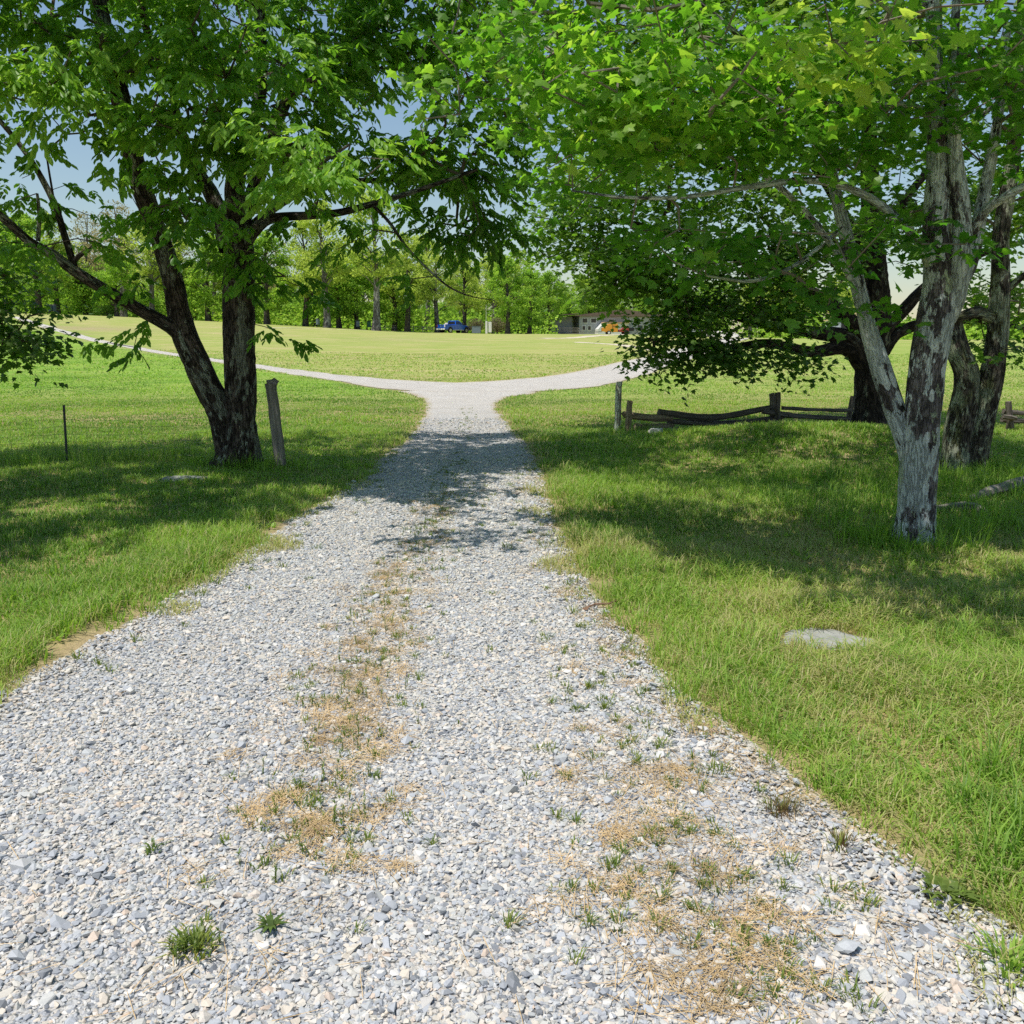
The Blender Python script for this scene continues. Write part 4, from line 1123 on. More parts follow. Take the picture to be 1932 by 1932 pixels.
WOOD = 'trees along the edge of the far wood'
front = [('tall', 711, 132, 'tall pale trunked oak standing alone in front of the wood left of the pickup', 1.0),
         ('oak', 615, 136, 'pale trunked oak with yellow crown left of the tall lone oak', 1.05),
         ('oak_b', 580, 142, 'yellow oak seen just right of the ash trunk', .95),
         ('green', 505, 140, 'green tree with pale trunk partly hidden by the ash trunk', .95),
         ('green_b', 640, 144, 'short green tree tucked behind the pale trunked oak', 1.0),
         ('green', 674, 146, 'dark trunked green tree between two pale trunked oaks', .9),
         ('green_b', 743, 148, 'low green tree just right of the tall lone oak', .95),
         ('oak_b', 770, 146, 'olive oak with double dark trunk above the picnic tables', .9),
         ('oak', 826, 150, 'yellow oak standing right behind the tail of the blue pickup', .82),
         ('oak_b', 876, 155, 'spreading yellow oak behind the hood of the blue pickup', .80),
         ('green', 958, 138, 'fresh green maple casting shade on the grass right of the brush', .78),
         ('green_b', 998, 142, 'small green maple between the shade tree and the porch', .82),
         ('oak', 930, 165, 'yellow oak rising behind the brush and the white post', .85),
         ('green', 1035, 172, 'green tree leaning over the porch of the grey house', .8),
         ('green', 78, 138, 'thick dark trunked tree at the far left of the field', 1.0),
         ('oak_b', 112, 150, 'slim oak behind the pair of dark bins', .95),
         ('tan', 240, 152, 'pinkish budding tree above the sloping ash limb', 1.0),
         ('tan', 178, 158, 'tan budding tree at the top of the left field', .95),
         ('oak', 290, 146, 'yellow tree between the sloping limb and the ash stem', .95),
         ('green_b', 226, 140, 'dark low tree at the field edge below the sloping limb', .8),
         ('green', 20, 145, 'leafy green tree on the skyline at the left frame edge', 1.0),
         ('oak_b', 345, 150, 'olive tree behind the left stem of the ash', .95),
         ('green', 395, 148, 'green tree showing between the two ash stems', .95),
         ('oak_b', 455, 152, 'yellow green tree behind the right stem of the ash', .9)]
for k, px, Y, lab, s in front:
    far_tree(k, px, Y, lab, WOOD, s)
for i in range(44):
    px = -120 + i * 38 + RNG.normal(0, 10); Y = RNG.uniform(165, 188)
    k = ['oak', 'green', 'oak_b', 'tan', 'green', 'oak', 'tall'][RNG.integers(0, 7)] if px > 420 else ['tan', 'oak', 'green', 'tan', 'oak_b'][RNG.integers(0, 5)]
    if 1020 < px < 1330:
        Y += 28; k = 'green'
    far_tree(k, px, Y, 'tall leafy tree in the second row of the far wood', 'second row of the far wood', RNG.uniform(.78, .95) if px < 1000 else RNG.uniform(.7, .85))
for i in range(40):
    px = -160 + i * 45 + RNG.normal(0, 14)
    far_tree(['green', 'oak', 'green_b', 'oak_b'][RNG.integers(0, 4)], px, RNG.uniform(205, 240), 'tree deep inside the far wood seen through gaps', 'deep trees of the far wood', RNG.uniform(.8, 1.0))
for i in range(46):
    px = -60 + i * 27 + RNG.normal(0, 9); Y = RNG.uniform(150, 178)
    if 800 < px < 910 or 1020 < px < 1240:
        Y = 200
    far_tree('young', px, Y, 'bright green sapling growing among the trunks of the far wood', 'saplings under the far wood', RNG.uniform(.7, 1.25))
# undergrowth mass at the foot of the wood
n = 60000
x = RNG.uniform(-125, 110, n); y = 178 + RNG.normal(0, 12, n) + 6 * np.sin(x * .07)
hgt = RNG.random(n) ** 1.3 * (2.0 + 3.6 * fbm(x * .13, y * .13, 71))
pos = np.stack([x, y, terrain(x, y) + hgt], 1)
k = ~((x > 8) & (x < 45) & (y < 194)) & (y > 148); pos = pos[k]; n = len(pos)
V, F, A = leaves_mesh(FARLEAF, pos, unit(RNG.normal(0, 1, (n, 3))), unit(RNG.normal(0, .7, (n, 3)) + np.array([0, -.3, .7])), RNG.uniform(.35, .8, n), np.clip(RNG.normal(.6, .2, n), 0, 1))
link('undergrowth', np_mesh('undergrowth', V, F, [M['leaf_far_green']], {'tint': A}), kind='stuff', label='dense green undergrowth filling the floor of the far wood')

# ------------------------------------------------------------------ fences, posts, logs
def wood_mat(name, c0, c1, lich=None):
    m = Mat(name); v = m.obj()
    s = m.n('ShaderNodeMapping', {'Vector': v, 'Scale': (3, 3, 26)}).outputs[0]
    a = m.attr('buv').outputs['Vector']
    st = m.n('ShaderNodeMapping', {'Vector': a, 'Scale': (60, 60, 5)}).outputs[0]
    g = m.noise(st, 1.0, 5, .65)
    c = m.mix(m.step(g, .3, .7), c0, c1)
    if lich:
        c = m.mix(m.step(m.noise(a, 16, 5, .65), .5, .56), c, lich)
        c = m.mix(m.math('MULTIPLY', m.step(m.noise(a, 34, 4), .58, .62), .8), c, (.05, .045, .035))
    return m.done(m.bsdf(c, .9, .15, 0, m.bump(g, .8, .012)))


M['wood_grey'] = wood_mat('wood_grey', (.10, .09, .078), (.30, .275, .24))
M['wood_dark'] = wood_mat('wood_dark', (.05, .042, .036), (.19, .165, .14))
M['wood_brown'] = wood_mat('wood_brown', (.14, .10, .065), (.38, .30, .21))
M['wood_lichen'] = wood_mat('wood_lichen', (.20, .18, .15), (.36, .33, .28), (.58, .60, .50))


def split_log(name, pts, rads, mat, parent=None, flat=.75, k=7, seed=1, wob=.35, origin=None, **kw):
    """riven rail / post: faceted cross-section with capped ends"""
    c = cat_rom(np.array([np.r_[p, r] for p, r in zip(pts, rads)]), .09)
    V, q, B = tube(c[:, :3], c[:, 3], k, wob, seed)
    n = len(c); V = V.reshape(n, k, 3); ctr = c[:, None, :3]
    rs = np.random.default_rng(seed); f = 1 + .22 * (rs.random(k) - .5)[None, :, None]
    V = ctr + (V - ctr) * f
    V[0] += rs.normal(0, .008, (k, 3)); V[-1] += rs.normal(0, .012, (k, 3))
    V = np.concatenate([V.reshape(-1, 3), c[:1, :3], c[-1:, :3]]); B = np.concatenate([B, B[:1], B[-1:]])
    e0, e1 = n * k, n * k + 1; a = np.arange(k); b = (a + 1) % k
    t = np.concatenate([np.stack([b, a, np.full(k, e0)], 1), np.stack([a + (n - 1) * k, b + (n - 1) * k, np.full(k, e1)], 1)])
    o3 = np.zeros(3) if origin is None else np.asarray(origin)
    me = np_mesh(name, V - o3, [q, t], [mat], {'buv': B}, False)
    return link(name, me, parent, o3 if (origin is not None and parent is None) else None, **kw)


def post(px0, py0, px1, py1, Y, r0, r1, mat, name, label, seed, mid=None, cat='fence post'):
    a, b = P(px0, py0, Y), P(px1, py1, Y); z = ground(b[0], b[1]); b[2] = z - .08
    pts = [b, b * .5 + a * .5 + (np.array(mid) if mid else 0), a]
    return split_log(name, pts, [r0, (r0 + r1) / 2, r1], mat, None, k=10, seed=seed, wob=.3, origin=(b[0], b[1], z), label=label, cat=cat)


o = post(509, 724, 533, 893, 11.5, .072, .066, M['wood_grey'], 'fence_post', 'leaning weathered grey wooden post beside the ash trunk', 5)
# notched top of that post
a = P(503, 722, 11.5); b = P(518, 722, 11.5); bb = o.location
split_log('post_cap', [a - np.array(bb), b - np.array(bb) + np.array([0.03, 0, 0])], [.03, .045], M['wood_grey'], o, k=8, seed=8)
post(1168, 720, 1164, 826, 16.0, .058, .052, M['wood_lichen'], 'fence_post', 'tall slim post covered in pale lichen at the fence end', 6)
post(1188, 756, 1184, 828, 15.7, .055, .045, M['wood_brown'], 'fence_post', 'short brown split post beside the lichen covered post', 7)

# split rail fence
f0 = P(1460, 800, 17); f0[2] = ground(f0[0], f0[1])
fence = empty('split_rail_fence', f0, 'dark split rail fence on the mound under the broad maple', 'fence')


def rail(spec, rads, mat, seed):
    split_log('rail', [P(*s) - f0 for s in spec], rads, mat, fence, seed=seed)


rail([(1242, 778, 16.4), (1344, 787, 16.7), (1453, 770, 17)], [.062, .058, .05], M['wood_dark'], 11)
rail([(1261, 795, 16.5), (1376, 799, 16.8), (1479, 786, 17.1)], [.05, .055, .048], M['wood_dark'], 12)
rail([(1176, 782, 16.0), (1215, 787, 16.2), (1268, 790, 16.5)], [.066, .062, .055], M['wood_brown'], 13)
rail([(1196, 806, 16.0), (1268, 805, 16.4)], [.07, .055], M['wood_brown'], 14)
rail([(1476, 770, 17.0), (1540, 773, 17.4), (1610, 775, 17.8)], [.04, .036, .034], M['wood_dark'], 15)
rail([(1484, 784, 17.1), (1540, 787, 17.5), (1603, 790, 17.9)], [.05, .05, .044], M['wood_dark'], 16)
rail([(1256, 808, 16.3), (1322, 810, 16.6)], [.034, .028], M['wood_grey'], 17)
rail([(1440, 776, 16.85), (1492, 784, 17.15)], [.05, .055], M['wood_dark'], 18)
rail([(1450, 803, 16.9), (1520, 800, 17.2), (1600, 803, 17.7)], [.055, .05, .05], M['wood_dark'], 20)
for sp, rr, mt, sd in (([(1467, 741, 16.95), (1466, 812, 16.95)], [.052, .06], M['wood_dark'], 21), ([(1456, 742, 17.1), (1457, 812, 17.1)], [.05, .05], M['wood_grey'], 22), ([(1609, 747, 17.9), (1597, 812, 17.9)], [.05, .05], M['wood_dark'], 23)):
    split_log('post', [P(*s) - f0 for s in sp], rr, mt, fence, seed=sd)
# second fence at right
f1 = P(1905, 800, 17); f1[2] = ground(f1[0], f1[1])
fence2 = empty('split_rail_fence', f1, 'dark split rail fence cut off by the right edge of the frame', 'fence')
for nm, sp, rr, sd in (('post', [(1903, 757, 17), (1906, 808, 17)], [.05, .06], 31), ('rail', [(1893, 776, 17.1), (1960, 782, 17.4), (2080, 786, 17.8)], [.045, .04, .04], 32), ('rail', [(1890, 792, 17.1), (1960, 796, 17.4), (2080, 800, 17.8)], [.05, .05, .045], 33), ('rail', [(1892, 786, 16.9), (1918, 789, 16.9)], [.05, .05], 34)):
    split_log(nm, [P(*s) - f1 for s in sp], rr, M['wood_dark'], fence2, seed=sd)

# logs and stones in the grass
def log(spec, rads, label, seed, mat):
    pts = [G(px, py) + np.array([0, 0, dz]) for px, py, dz in spec]
    split_log('fallen_log', pts, rads, mat, None, seed=seed, wob=.4, origin=pts[0], label=label, cat='log')


log([(1752, 968, .03), (1800, 966, .05), (1838, 968, .06), (1864, 976, .01)], [.035, .045, .045, .03], 'short bleached log lying just right of the lichened maple foot', 41, M['wood_grey'])
log([(1826, 946, .02), (1870, 938, .06), (1935, 926, .09), (2030, 912, .09)], [.035, .055, .065, .07], 'long grey log lying in the grass at the right frame edge', 42, M['wood_grey'])


def rock(name, c, d, label, mat, seed, cat='stone', flat=0):
    bm = bmesh.new(); bmesh.ops.create_icosphere(bm, subdivisions=4, radius=1)
    from mathutils import noise
    for v in bm.verts:
        p = v.co.copy()
        q = noise.noise(p * 1.3 + Vector((seed, 0, 0))) * .35 + noise.noise(p * 4 + Vector((seed, 3, 0))) * .10
        v.co = p * (1 + q)
        if flat:
            v.co.z = max(-.5, min(v.co.z, flat + .10 * noise.noise(p * 2.5 + Vector((0, seed, 0)))))
        v.co.x *= d[0]; v.co.y *= d[1]; v.co.z *= d[2]
    me = bpy.data.meshes.new(name); bm.to_mesh(me); bm.free(); me.materials.append(mat)
    me.polygons.foreach_set('use_smooth', [True] * len(me.polygons))
    return link(name, me, None, c, label, cat)


M['slab'] = plain('slab', (.30, .30, .285), .9, .2, var=.2, scale=9, bump=.4)
M['rock_pale'] = plain('rock_pale', (.55, .52, .47), .9, .2, var=.2, scale=5, bump=.5)
rock('flat_stone', G(1555, 1210) - np.array([0, 0, .012]), (.27, .19, .05), 'flat pale grey stone slab sunk in the right lawn', M['slab'], 2, flat=.45)
rock('small_stone', G(1832, 1193), (.04, .03, .02), 'tiny grey stone in the lawn right of the flat slab', M['slab'], 3)
rock('low_stone', G(345, 906), (.26, .12, .07), 'low weathered stone in shade left of the ash foot', M['slab'], 4, flat=.6)
rock('white_block', G(1242, 822) + np.array([0, .25, .05]), (.11, .07, .08), 'white block lying under the broken fence rails', M['rock_pale'], 5, flat=.5)
rock('fence_stone', P(1462, 800, 16.7), (.10, .08, .08), 'brown stone wedged under the fence posts', M['wood_brown'], 6)

# fallen twig on the road edge
M['twig_red'] = plain('twig_red', (.20, .12, .08), .9, .2)
tw = [G(1706, 1855)[:3] * 0 + G(px, py) + np.array([0, 0, .022]) for px, py in ((1103, 1157), (1122, 1147), (1148, 1146), (1170, 1137), (1188, 1128))]
split_log('fallen_twig', tw, [.006, .006, .006, .005, .003], M['twig_red'], None, k=6, seed=51, wob=.1, origin=tw[0], label='thin curved twig lying across the right edge of the gravel', cat='twig')

# wire fence at left
M['metal_dark'] = plain('metal_dark', (.035, .04, .04), .6, .4)
M['wire'] = plain('wire', (.16, .155, .15), .6, .4, metal=.4)
w0 = P(128, 880, 12.0); w0[2] = ground(w0[0], w0[1])
wf = empty('wire_fence', w0, 'thin woven wire fence on a dark steel post left of the ash', 'fence')
g = MB(); top = P(121, 764, 12.0)
g.bar(w0 - w0 + np.array([0, 0, -.1]), top - w0, .035, .006); g.bar(np.array([0, -.012, -.1]), top - w0 + np.array([0, -.012, 0]), .008, .03)
g.build('steel_post', M['metal_dark'], wf)
g = MB()
for (xa, ya, xb, yb) in ((-9.6, 12.3, w0[0], 12.02), (w0[0], 12.02, -3.95, 11.75)):
    n = int(abs(xb - xa) / .15)
    for i in range(n + 1):
        t = i / n; X_, Y_ = xa + (xb - xa) * t, ya + (yb - ya) * t; z = ground(X_, Y_)
        g.cyl(np.array([X_, Y_, z]) - w0, np.array([X_, Y_, z + .58 - .05 * math.sin(t * 3.14)]) - w0, .0014, n=4)
    for h_ in (.08, .18, .28, .38, .48, .58):
        for i in range(8):
            p_ = []
            for t in (i / 8, (i + 1) / 8):
                X_, Y_ = xa + (xb - xa) * t, ya + (yb - ya) * t
                p_.append(np.array([X_, Y_, ground(X_, Y_) + h_ * (1 - .086 * math.sin(t * 3.14))]) - w0)
            g.cyl(p_[0], p_[1], .0015, n=4)
g.build('wire_mesh', M['wire'], wf)

# ------------------------------------------------------------------ blue pickup
def car_paint(name, c):
    m = Mat(name); n_ = m.noise(m.obj(), 1.2, 3)
    return m.done(m.bsdf(m.mix(n_, tuple(x_ * .9 for x_ in c), c), .28, .5, 0, None, .6))


M['blue'] = car_paint('blue_paint', (.012, .11, .62)); M['glass'] = plain('dark_glass', (.02, .025, .03), .06, .6)
M['tyre'] = plain('tyre', (.02, .02, .02), .85, .2); M['rim'] = plain('rim', (.55, .56, .58), .3, .5, metal=.7)
M['chrome'] = plain('chrome', (.72, .72, .72), .2, .5, metal=.8); M['red'] = plain('red_lens', (.45, .03, .02), .2, .5)
M['white'] = plain('white_paint', (.78, .78, .76), .5, .4, var=.06); M['black'] = plain('black_plastic', (.025, .025, .027), .6, .3)


def on_ground(px, Y, ref=640):
    d = ray(px, ref); X = d[0] * Y / d[1]
    return np.array([X, Y, ground(X, Y)])


c = on_ground(857, 146)
tr = empty('pickup_truck', c, 'bright blue pickup truck parked before the wood, tail toward the field', 'pickup truck', rz=R(48))
side = [(-2.85, .62), (-2.85, 1.22), (-2.80, 1.27), (-.62, 1.27), (-.62, 1.30), (.98, 1.28), (1.15, 1.22), (2.55, 1.12), (2.80, .98), (2.85, .62), (2.45, .5), (-2.45, .5)]
arch = []
g = MB(); g.prism(side, -.97, .97); body = g.build('body', M['blue'], tr, bevel=.05)
g = MB()     # cab roof
cab = [(-.60, 1.30), (-.45, 1.86), (-.30, 1.92), (.28, 1.92), (.45, 1.86), (1.02, 1.30)]
v0 = [g.bm.verts.new((x_, -.93 + .16 * (z_ - 1.3) / .62, z_)) for x_, z_ in cab]; v1 = [g.bm.verts.new((x_, .93 - .16 * (z_ - 1.3) / .62, z_)) for x_, z_ in cab]
g.bm.faces.new(v0); g.bm.faces.new(v1[::-1])
for i in range(len(cab)):
    j = (i + 1) % len(cab); g.bm.faces.new((v0[i], v1[i], v1[j], v0[j]))
g.build('cab', M['blue'], tr, bevel=.03)
for s in (-1, 1):
    g = MB(); y_ = lambda z_: s * (.945 - .16 * (z_ - 1.3) / .62)
    for quad in ([(-.46, 1.36), (-.36, 1.80), (.02, 1.80), (.02, 1.36)], [(.08, 1.36), (.08, 1.80), (.34, 1.80), (.80, 1.36)]):
        g.bm.faces.new([g.bm.verts.new((x_, y_(z_) + s * .004, z_)) for x_, z_ in quad])
    g.build('side_window', M['glass'], tr)
g = MB(); g.bm.faces.new([g.bm.verts.new(p_) for p_ in ((-.605, -.78, 1.36), (-.605, .78, 1.36), (-.478, .70, 1.80), (-.478, -.70, 1.80))]); g.build('rear_window', M['glass'], tr)
g = MB(); g.bm.faces.new([g.bm.verts.new(p_) for p_ in ((.985, -.82, 1.36), (.985, .82, 1.36), (.52, .72, 1.82), (.52, -.72, 1.82))]); g.build('windscreen', M['glass'], tr)
for xw in (-1.75, 1.78):
    for s in (-1, 1):
        w = empty('wheel', (xw, s * .86, .41), None, None); w.parent = tr
        g = MB(); g.cyl((0, -.13 * 1, 0), (0, .13, 0), .41, n=28); g.build('tyre', M['tyre'], w, bevel=.03)
        g = MB(); g.cyl((0, s * .10, 0), (0, s * .145, 0), .25, n=20)
        for q in range(6):
            a_ = q * math.pi / 3; g.bar((0, s * .15, 0), (.23 * math.cos(a_), s * .15, .23 * math.sin(a_)), .03, .05)
        g.build('rim', M['rim'], w)
        g = MB(); g.cyl((xw, s * .955, .47), (xw, s * .985, .47), .50, n=28); g.build('wheel_arch', M['black'], tr)
g = MB(); g.box((-2.93, 0, .58), (.16, 1.9, .22), bevel=.03); g.build('rear_bumper', M['white'], tr)
g = MB(); g.box((2.88, 0, .62), (.18, 1.9, .28), bevel=.03); g.build('front_bumper', M['chrome'], tr)
for s in (-1, 1):
    g = MB(); g.box((-2.86, s * .86, 1.05), (.05, .18, .36), bevel=.015); g.build('tail_light', M['white'] if s < 0 else M['red'], tr)
    g = MB(); g.box((.78, s * 1.06, 1.42), (.14, .16, .2), bevel=.02); g.build('side_mirror', M['black'], tr)
    g = MB(); g.box((0, s * .96, .46), (2.2, .12, .06)); g.build('running_board', M['chrome'], tr)
    g = MB(); g.box((2.74, s * .74, .95), (.14, .36, .18), bevel=.02); g.build('headlight', M['chrome'], tr)
g = MB(); g.box((-2.87, 0, .99), (.03, 1.5, .42), bevel=.01); tgt = g.build('tailgate', M['blue'], tr)
g = MB(); g.cyl((-2.886, 0, 1.02), (-2.895, 0, 1.02), .09, n=14); g.build('emblem', M['chrome'], tgt)
g = MB(); g.box((-2.89, 0, 1.15), (.03, .22, .06), bevel=.01); g.build('handle', M['black'], tgt)
rock('cargo_tarp', on_ground(844, 146.6) + np.array([0, 0, 1.36]), (.5, .35, .22), 'pale bundle lying in the bed of the blue pickup', M['rock_pale'], 9, 'bundle')

# ------------------------------------------------------------------ picnic tables, bins, brush, post, box
M['plank'] = plain('plank', (.24, .22, .19), .85, .2, var=.25)


def picnic_table(px, Y, rz, label):
    t = empty('picnic_table', on_ground(px, Y), label, 'picnic table', 'picnic tables by the wood', rz)
    g = MB()
    for i in range(5):
        g.box((0, -.30 + i * .15, .76), (1.9, .13, .04))
    g.build('tabletop', M['plank'], t)
    for s in (-1, 1):
        g = MB(); g.box((0, s * .72, .45), (1.9, .25, .04)); g.build('bench', M['plank'], t)
    for s in (-1, 1):
        g = MB(); g.bar((s * .7, -.75, 0), (s * .7, -.2, .74), .05, .09); g.bar((s * .7, .75, 0), (s * .7, .2, .74), .05, .09); g.box((s * .7, 0, .41), (.04, 1.6, .09)); g.build('leg_frame', M['plank'], t)


picnic_table(736, 136, .15, 'grey picnic table alone right of the tall lone oak')
picnic_table(789, 137, .05, 'grey picnic table second from the pickup tail')
picnic_table(808, 139, -.1, 'grey picnic table nearest the pickup tail')
M['bin'] = plain('bin_blue', (.03, .055, .09), .5, .4); M['bin_green'] = plain('bin_green', (.03, .12, .08), .5, .4); M['bin_grey'] = plain('bin_grey', (.16, .2, .24), .5, .4)


def bin_(px, Y, mat, label, s=1.0):
    b = empty('litter_bin', on_ground(px, Y), label, 'litter bin', 'litter bins by the wood')
    g = MB()
    for q in (-1, 1):
        g.bar((q * .26 * s, 0, -.1), (q * .26 * s, 0, .55 * s), .06, .06)
    g.build('stand', M['black'], b)
    g = MB(); g.cyl((0, 0, .38 * s), (0, 0, 1.22 * s), .27 * s, .31 * s, 20); bd = g.build('barrel', mat, b, bevel=.02)
    g = MB(); g.cyl((0, 0, 1.2 * s), (0, 0, 1.32 * s), .33 * s, .2 * s, 20); g.build('lid', M['black'], b)


bin_(100, 132, M['bin'], 'dark blue bin, the left one of a touching pair on the far left lawn')
bin_(107.5, 132.3, M['bin'], 'dark blue bin, the right one of a touching pair on the far left lawn')
bin_(676, 140, M['bin_grey'], 'grey blue bin at the foot of the dark trunked green tree')
bin_(697, 141, M['bin_green'], 'green bin just left of the tall lone oak')
bin_(601, 139, M['bin_grey'], 'grey bin left of the pale trunked oak')


def shrub(name, c, r, h, n, mat, label, tint=.5, leaf=.14, stems=18):
    t = empty(name, c, label, 'shrub')
    g = Geo(); rs = np.random.default_rng(int(abs(c[0]) * 10) + n)
    for i in range(stems):
        a = rs.uniform(0, 6.28); e = np.array([math.cos(a) * r * .8, math.sin(a) * r * .6, h * rs.uniform(.6, 1)])
        V, q, B = tube(cat_rom(np.array([[0, 0, 0], e * np.array([.35, .35, .7]), e]), .3), np.linspace(.03, .008, len(cat_rom(np.array([[0, 0, 0], e * np.array([.35, .35, .7]), e]), .3))), 4, 0, i); g.add(V, [q], buv=B)
    link('stem', g.mesh('stem', [M['twig']]), t)
    v = unit(rs.normal(0, 1, (n, 3))) * (rs.random(n) ** .4)[:, None] * np.array([r, r * .7, h * .5]) + np.array([0, 0, h * .55])
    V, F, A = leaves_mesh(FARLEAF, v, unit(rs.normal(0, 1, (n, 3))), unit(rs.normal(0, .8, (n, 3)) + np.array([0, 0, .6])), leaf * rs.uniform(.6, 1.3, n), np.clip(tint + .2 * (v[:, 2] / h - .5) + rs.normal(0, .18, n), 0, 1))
    link('crown', np_mesh('shrub_crown', V, F, [mat], {'tint': A}), t)


M['brush'] = leaf_mat('brush', [(0, (.10, .075, .05)), (.5, (.22, .17, .12)), (1, (.30, .27, .14))], [(0, (.1, .08, .04)), (1, (.25, .22, .1))], .2, .8, .1)
shrub('brush_bush', on_ground(898, 147), 1.5, 2.3, 2600, M['brush'], 'brown twiggy bush left of the white post', .4)
shrub('brush_bush', on_ground(938, 148), 1.7, 2.5, 3000, M['brush'], 'larger brown green bush right of the white post', .6)
shrub('dark_bush', on_ground(206, 140), 1.9, 1.6, 2200, M['leaf_dark'], 'low dark bush at the far left edge of the wood', .15)
g = MB(); g.box((0, 0, .55), (1.35, .8, 1.0), bevel=.03); g.box((0, 0, 1.08), (1.42, .86, .07), bevel=.02)
g.build('utility_box', M['bin_grey'], None, loc=on_ground(899, 142), label='low grey green utility box in front of the brown bush', cat='utility box')
o = empty('well_pump_post', on_ground(918, 143.5), 'white post housing with a tall thin pole between the brown bushes', 'post')
g = MB(); g.box((0, 0, .95), (.34, .3, 1.9), bevel=.03); g.box((.55, .1, 1.0), (.5, .3, 1.6), bevel=.03); g.build('housing', M['white'], o)
g = MB(); g.cyl((-.05, 0, 1.8), (-.05, 0, 4.4), .05, .035, 10); g.build('pole', M['chrome'], o)

# ------------------------------------------------------------------ house with porch
def siding(name, c):
    m = Mat(name); v = m.obj()
    z = m.n('ShaderNodeSeparateXYZ', {0: v}).outputs[2]
    sw = m.math('FRACT', m.math('MULTIPLY', z, 6.0))
    n_ = m.noise(v, 1.4, 4)
    col = m.mix(n_, tuple(q * .85 for q in c), tuple(q * 1.1 for q in c))
    col = m.mix(m.step(sw, .12, .0), col, tuple(q * .45 for q in c))
    return m.done(m.bsdf(col, .75, .2, 0, m.bump(sw, .5, .02)))


M['siding'] = siding('grey_siding', (.40, .41, .43)); M['siding_white'] = siding('white_siding', (.70, .70, .69))
M['shingle'] = plain('shingle', (.17, .125, .10), .9, .2, var=.3, scale=8, bump=.5); M['shingle_brown'] = plain('shingle_brown', (.36, .24, .16), .9, .2, var=.25, scale=8)
hc = on_ground(1150, 178); hc[2] -= .1
H_ = empty('house', hc, 'grey sided house with a porch and brown roof half hidden by leaves', 'house', rz=R(8))
g = MB(); g.box((2.5, 4, 1.9), (17, 8, 3.9)); g.build('wall', M['siding'], H_)
g = MB(); g.prism([(-7, 3.88), (-7, 4.0), (2.5, 5.2), (12, 4.0), (12, 3.88)], -.6, 8.6)
g.build('roof', M['shingle'], H_)
for x_, z_, w_, h_ in ((-4.9, 3.05, 1.0, .8), (-3.2, 3.05, 1.0, .8), (.3, 2.95, 1.0, .7), (3.5, 2.95, 1.0, .7), (-5.1, 1.65, .55, .75), (-4.0, 1.65, .55, .75), (6, 1.7, 1.1, 1.0)):
    g = MB()
    g.box((x_, -.02, z_ + h_ / 2 + .04), (w_ + .16, .06, .08)); g.box((x_, -.02, z_ - h_ / 2 - .04), (w_ + .16, .08, .08))
    for s in (-1, 1):
        g.box((x_ + s * (w_ / 2 + .04), -.02, z_), (.08, .05, h_))
    fr = g.build('window', M['white'], H_)
    g = MB(); g.box((x_, -.008, z_), (w_, .03, h_)); g.build('pane', M['glass'], fr)
# gabled white lean-to in front
g = MB(); g.prism([(-2.9, 0), (-2.9, 1.4), (-1.9, 2.5), (3.0, 2.5), (3.0, 0)], -2.6, -.03); g.build('annex', M['siding_white'], H_)
g = MB(); g.prism([(-1.9, 2.52), (-1.7, 2.75), (3.2, 2.75), (3.2, 2.52)], -2.9, -.05); g.build('annex_roof', M['shingle_brown'], H_)
# porch
g = MB(); g.box((-9.2, 1.2, .62), (6.2, 3.2, .16)); g.build('porch_floor', M['plank'], H_)
for i in range(5):
    g = MB(); g.box((-12.1 + i * 1.45, -.3, 1.05 - .5), (.12, .12, 2.2)); g.build('porch_post', M['plank'], H_)
for z_ in (.95, 1.2, 1.45, 1.68):
    g = MB(); g.box((-9.2, -.37, z_), (6.0, .05, .09)); g.build('railing', M['plank'], H_)
g = MB(); g.bar((-6.3, -.37, 1.68), (-5.2, -.9, .7), .06, .1); g.bar((-6.3, -.37, 1.2), (-5.2, -.9, .3), .06, .1); g.build('stair_rail', M['plank'], H_)
g = MB(); g.box((-9.6, 4.5, 2.1), (5.2, 5, 3.3)); g.build('porch_wall', M['siding'], H_)
g = MB(); g.prism([(-12.4, 3.8), (-12.4, 3.93), (-6.2, 4.4), (-6.2, 4.25)], -.5, 7.2); g.build('porch_roof', M['shingle'], H_)

# yellow chipper trailer and red implement
M['yellow'] = car_paint('yellow_paint', (.72, .30, .02)); M['redpaint'] = car_paint('red_paint', (.42, .03, .02))
yc = on_ground(1150, 152)
t = empty('yellow_trailer', yc, 'orange yellow wood chipper trailer parked before the grey house', 'trailer', rz=R(4))
g = MB(); g.prism([(-1.3, .55), (-.95, .55), (-.7, .45), (1.25, .45), (1.25, 1.75), (-.35, 1.75), (-.75, 1.25), (-1.3, 1.15)], -.65, .65); g.build('body', M['yellow'], t, bevel=.05)
g = MB(); g.box((.35, -.67, 1.1), (.05, .05, 1.1)); g.box((.8, -.67, 1.4), (.7, .04, .05)); g.build('ribs', M['black'], t)
for s in (-1, 1):
    w = empty('wheel', (-.25, s * .72, .33), None, None); w.parent = t
    g = MB(); g.cyl((0, -.1, 0), (0, .1, 0), .33, n=24); g.build('tyre', M['tyre'], w, bevel=.02)
    g = MB(); g.cyl((0, s * .09, 0), (0, s * .115, 0), .18, n=18); g.build('rim', M['white'], w)
g = MB(); g.bar((-1.3, 0, .5), (-2.3, 0, .45), .1, .1); g.build('drawbar', M['black'], t)
g = MB(); g.box((.55, -.2, 1.85), (.9, .5, .16), bevel=.03); g.build('hood', M['black'], t)
rc = on_ground(1175, 153)
t = empty('red_mower', rc, 'red farm implement standing right of the yellow trailer', 'farm implement', rz=R(15))
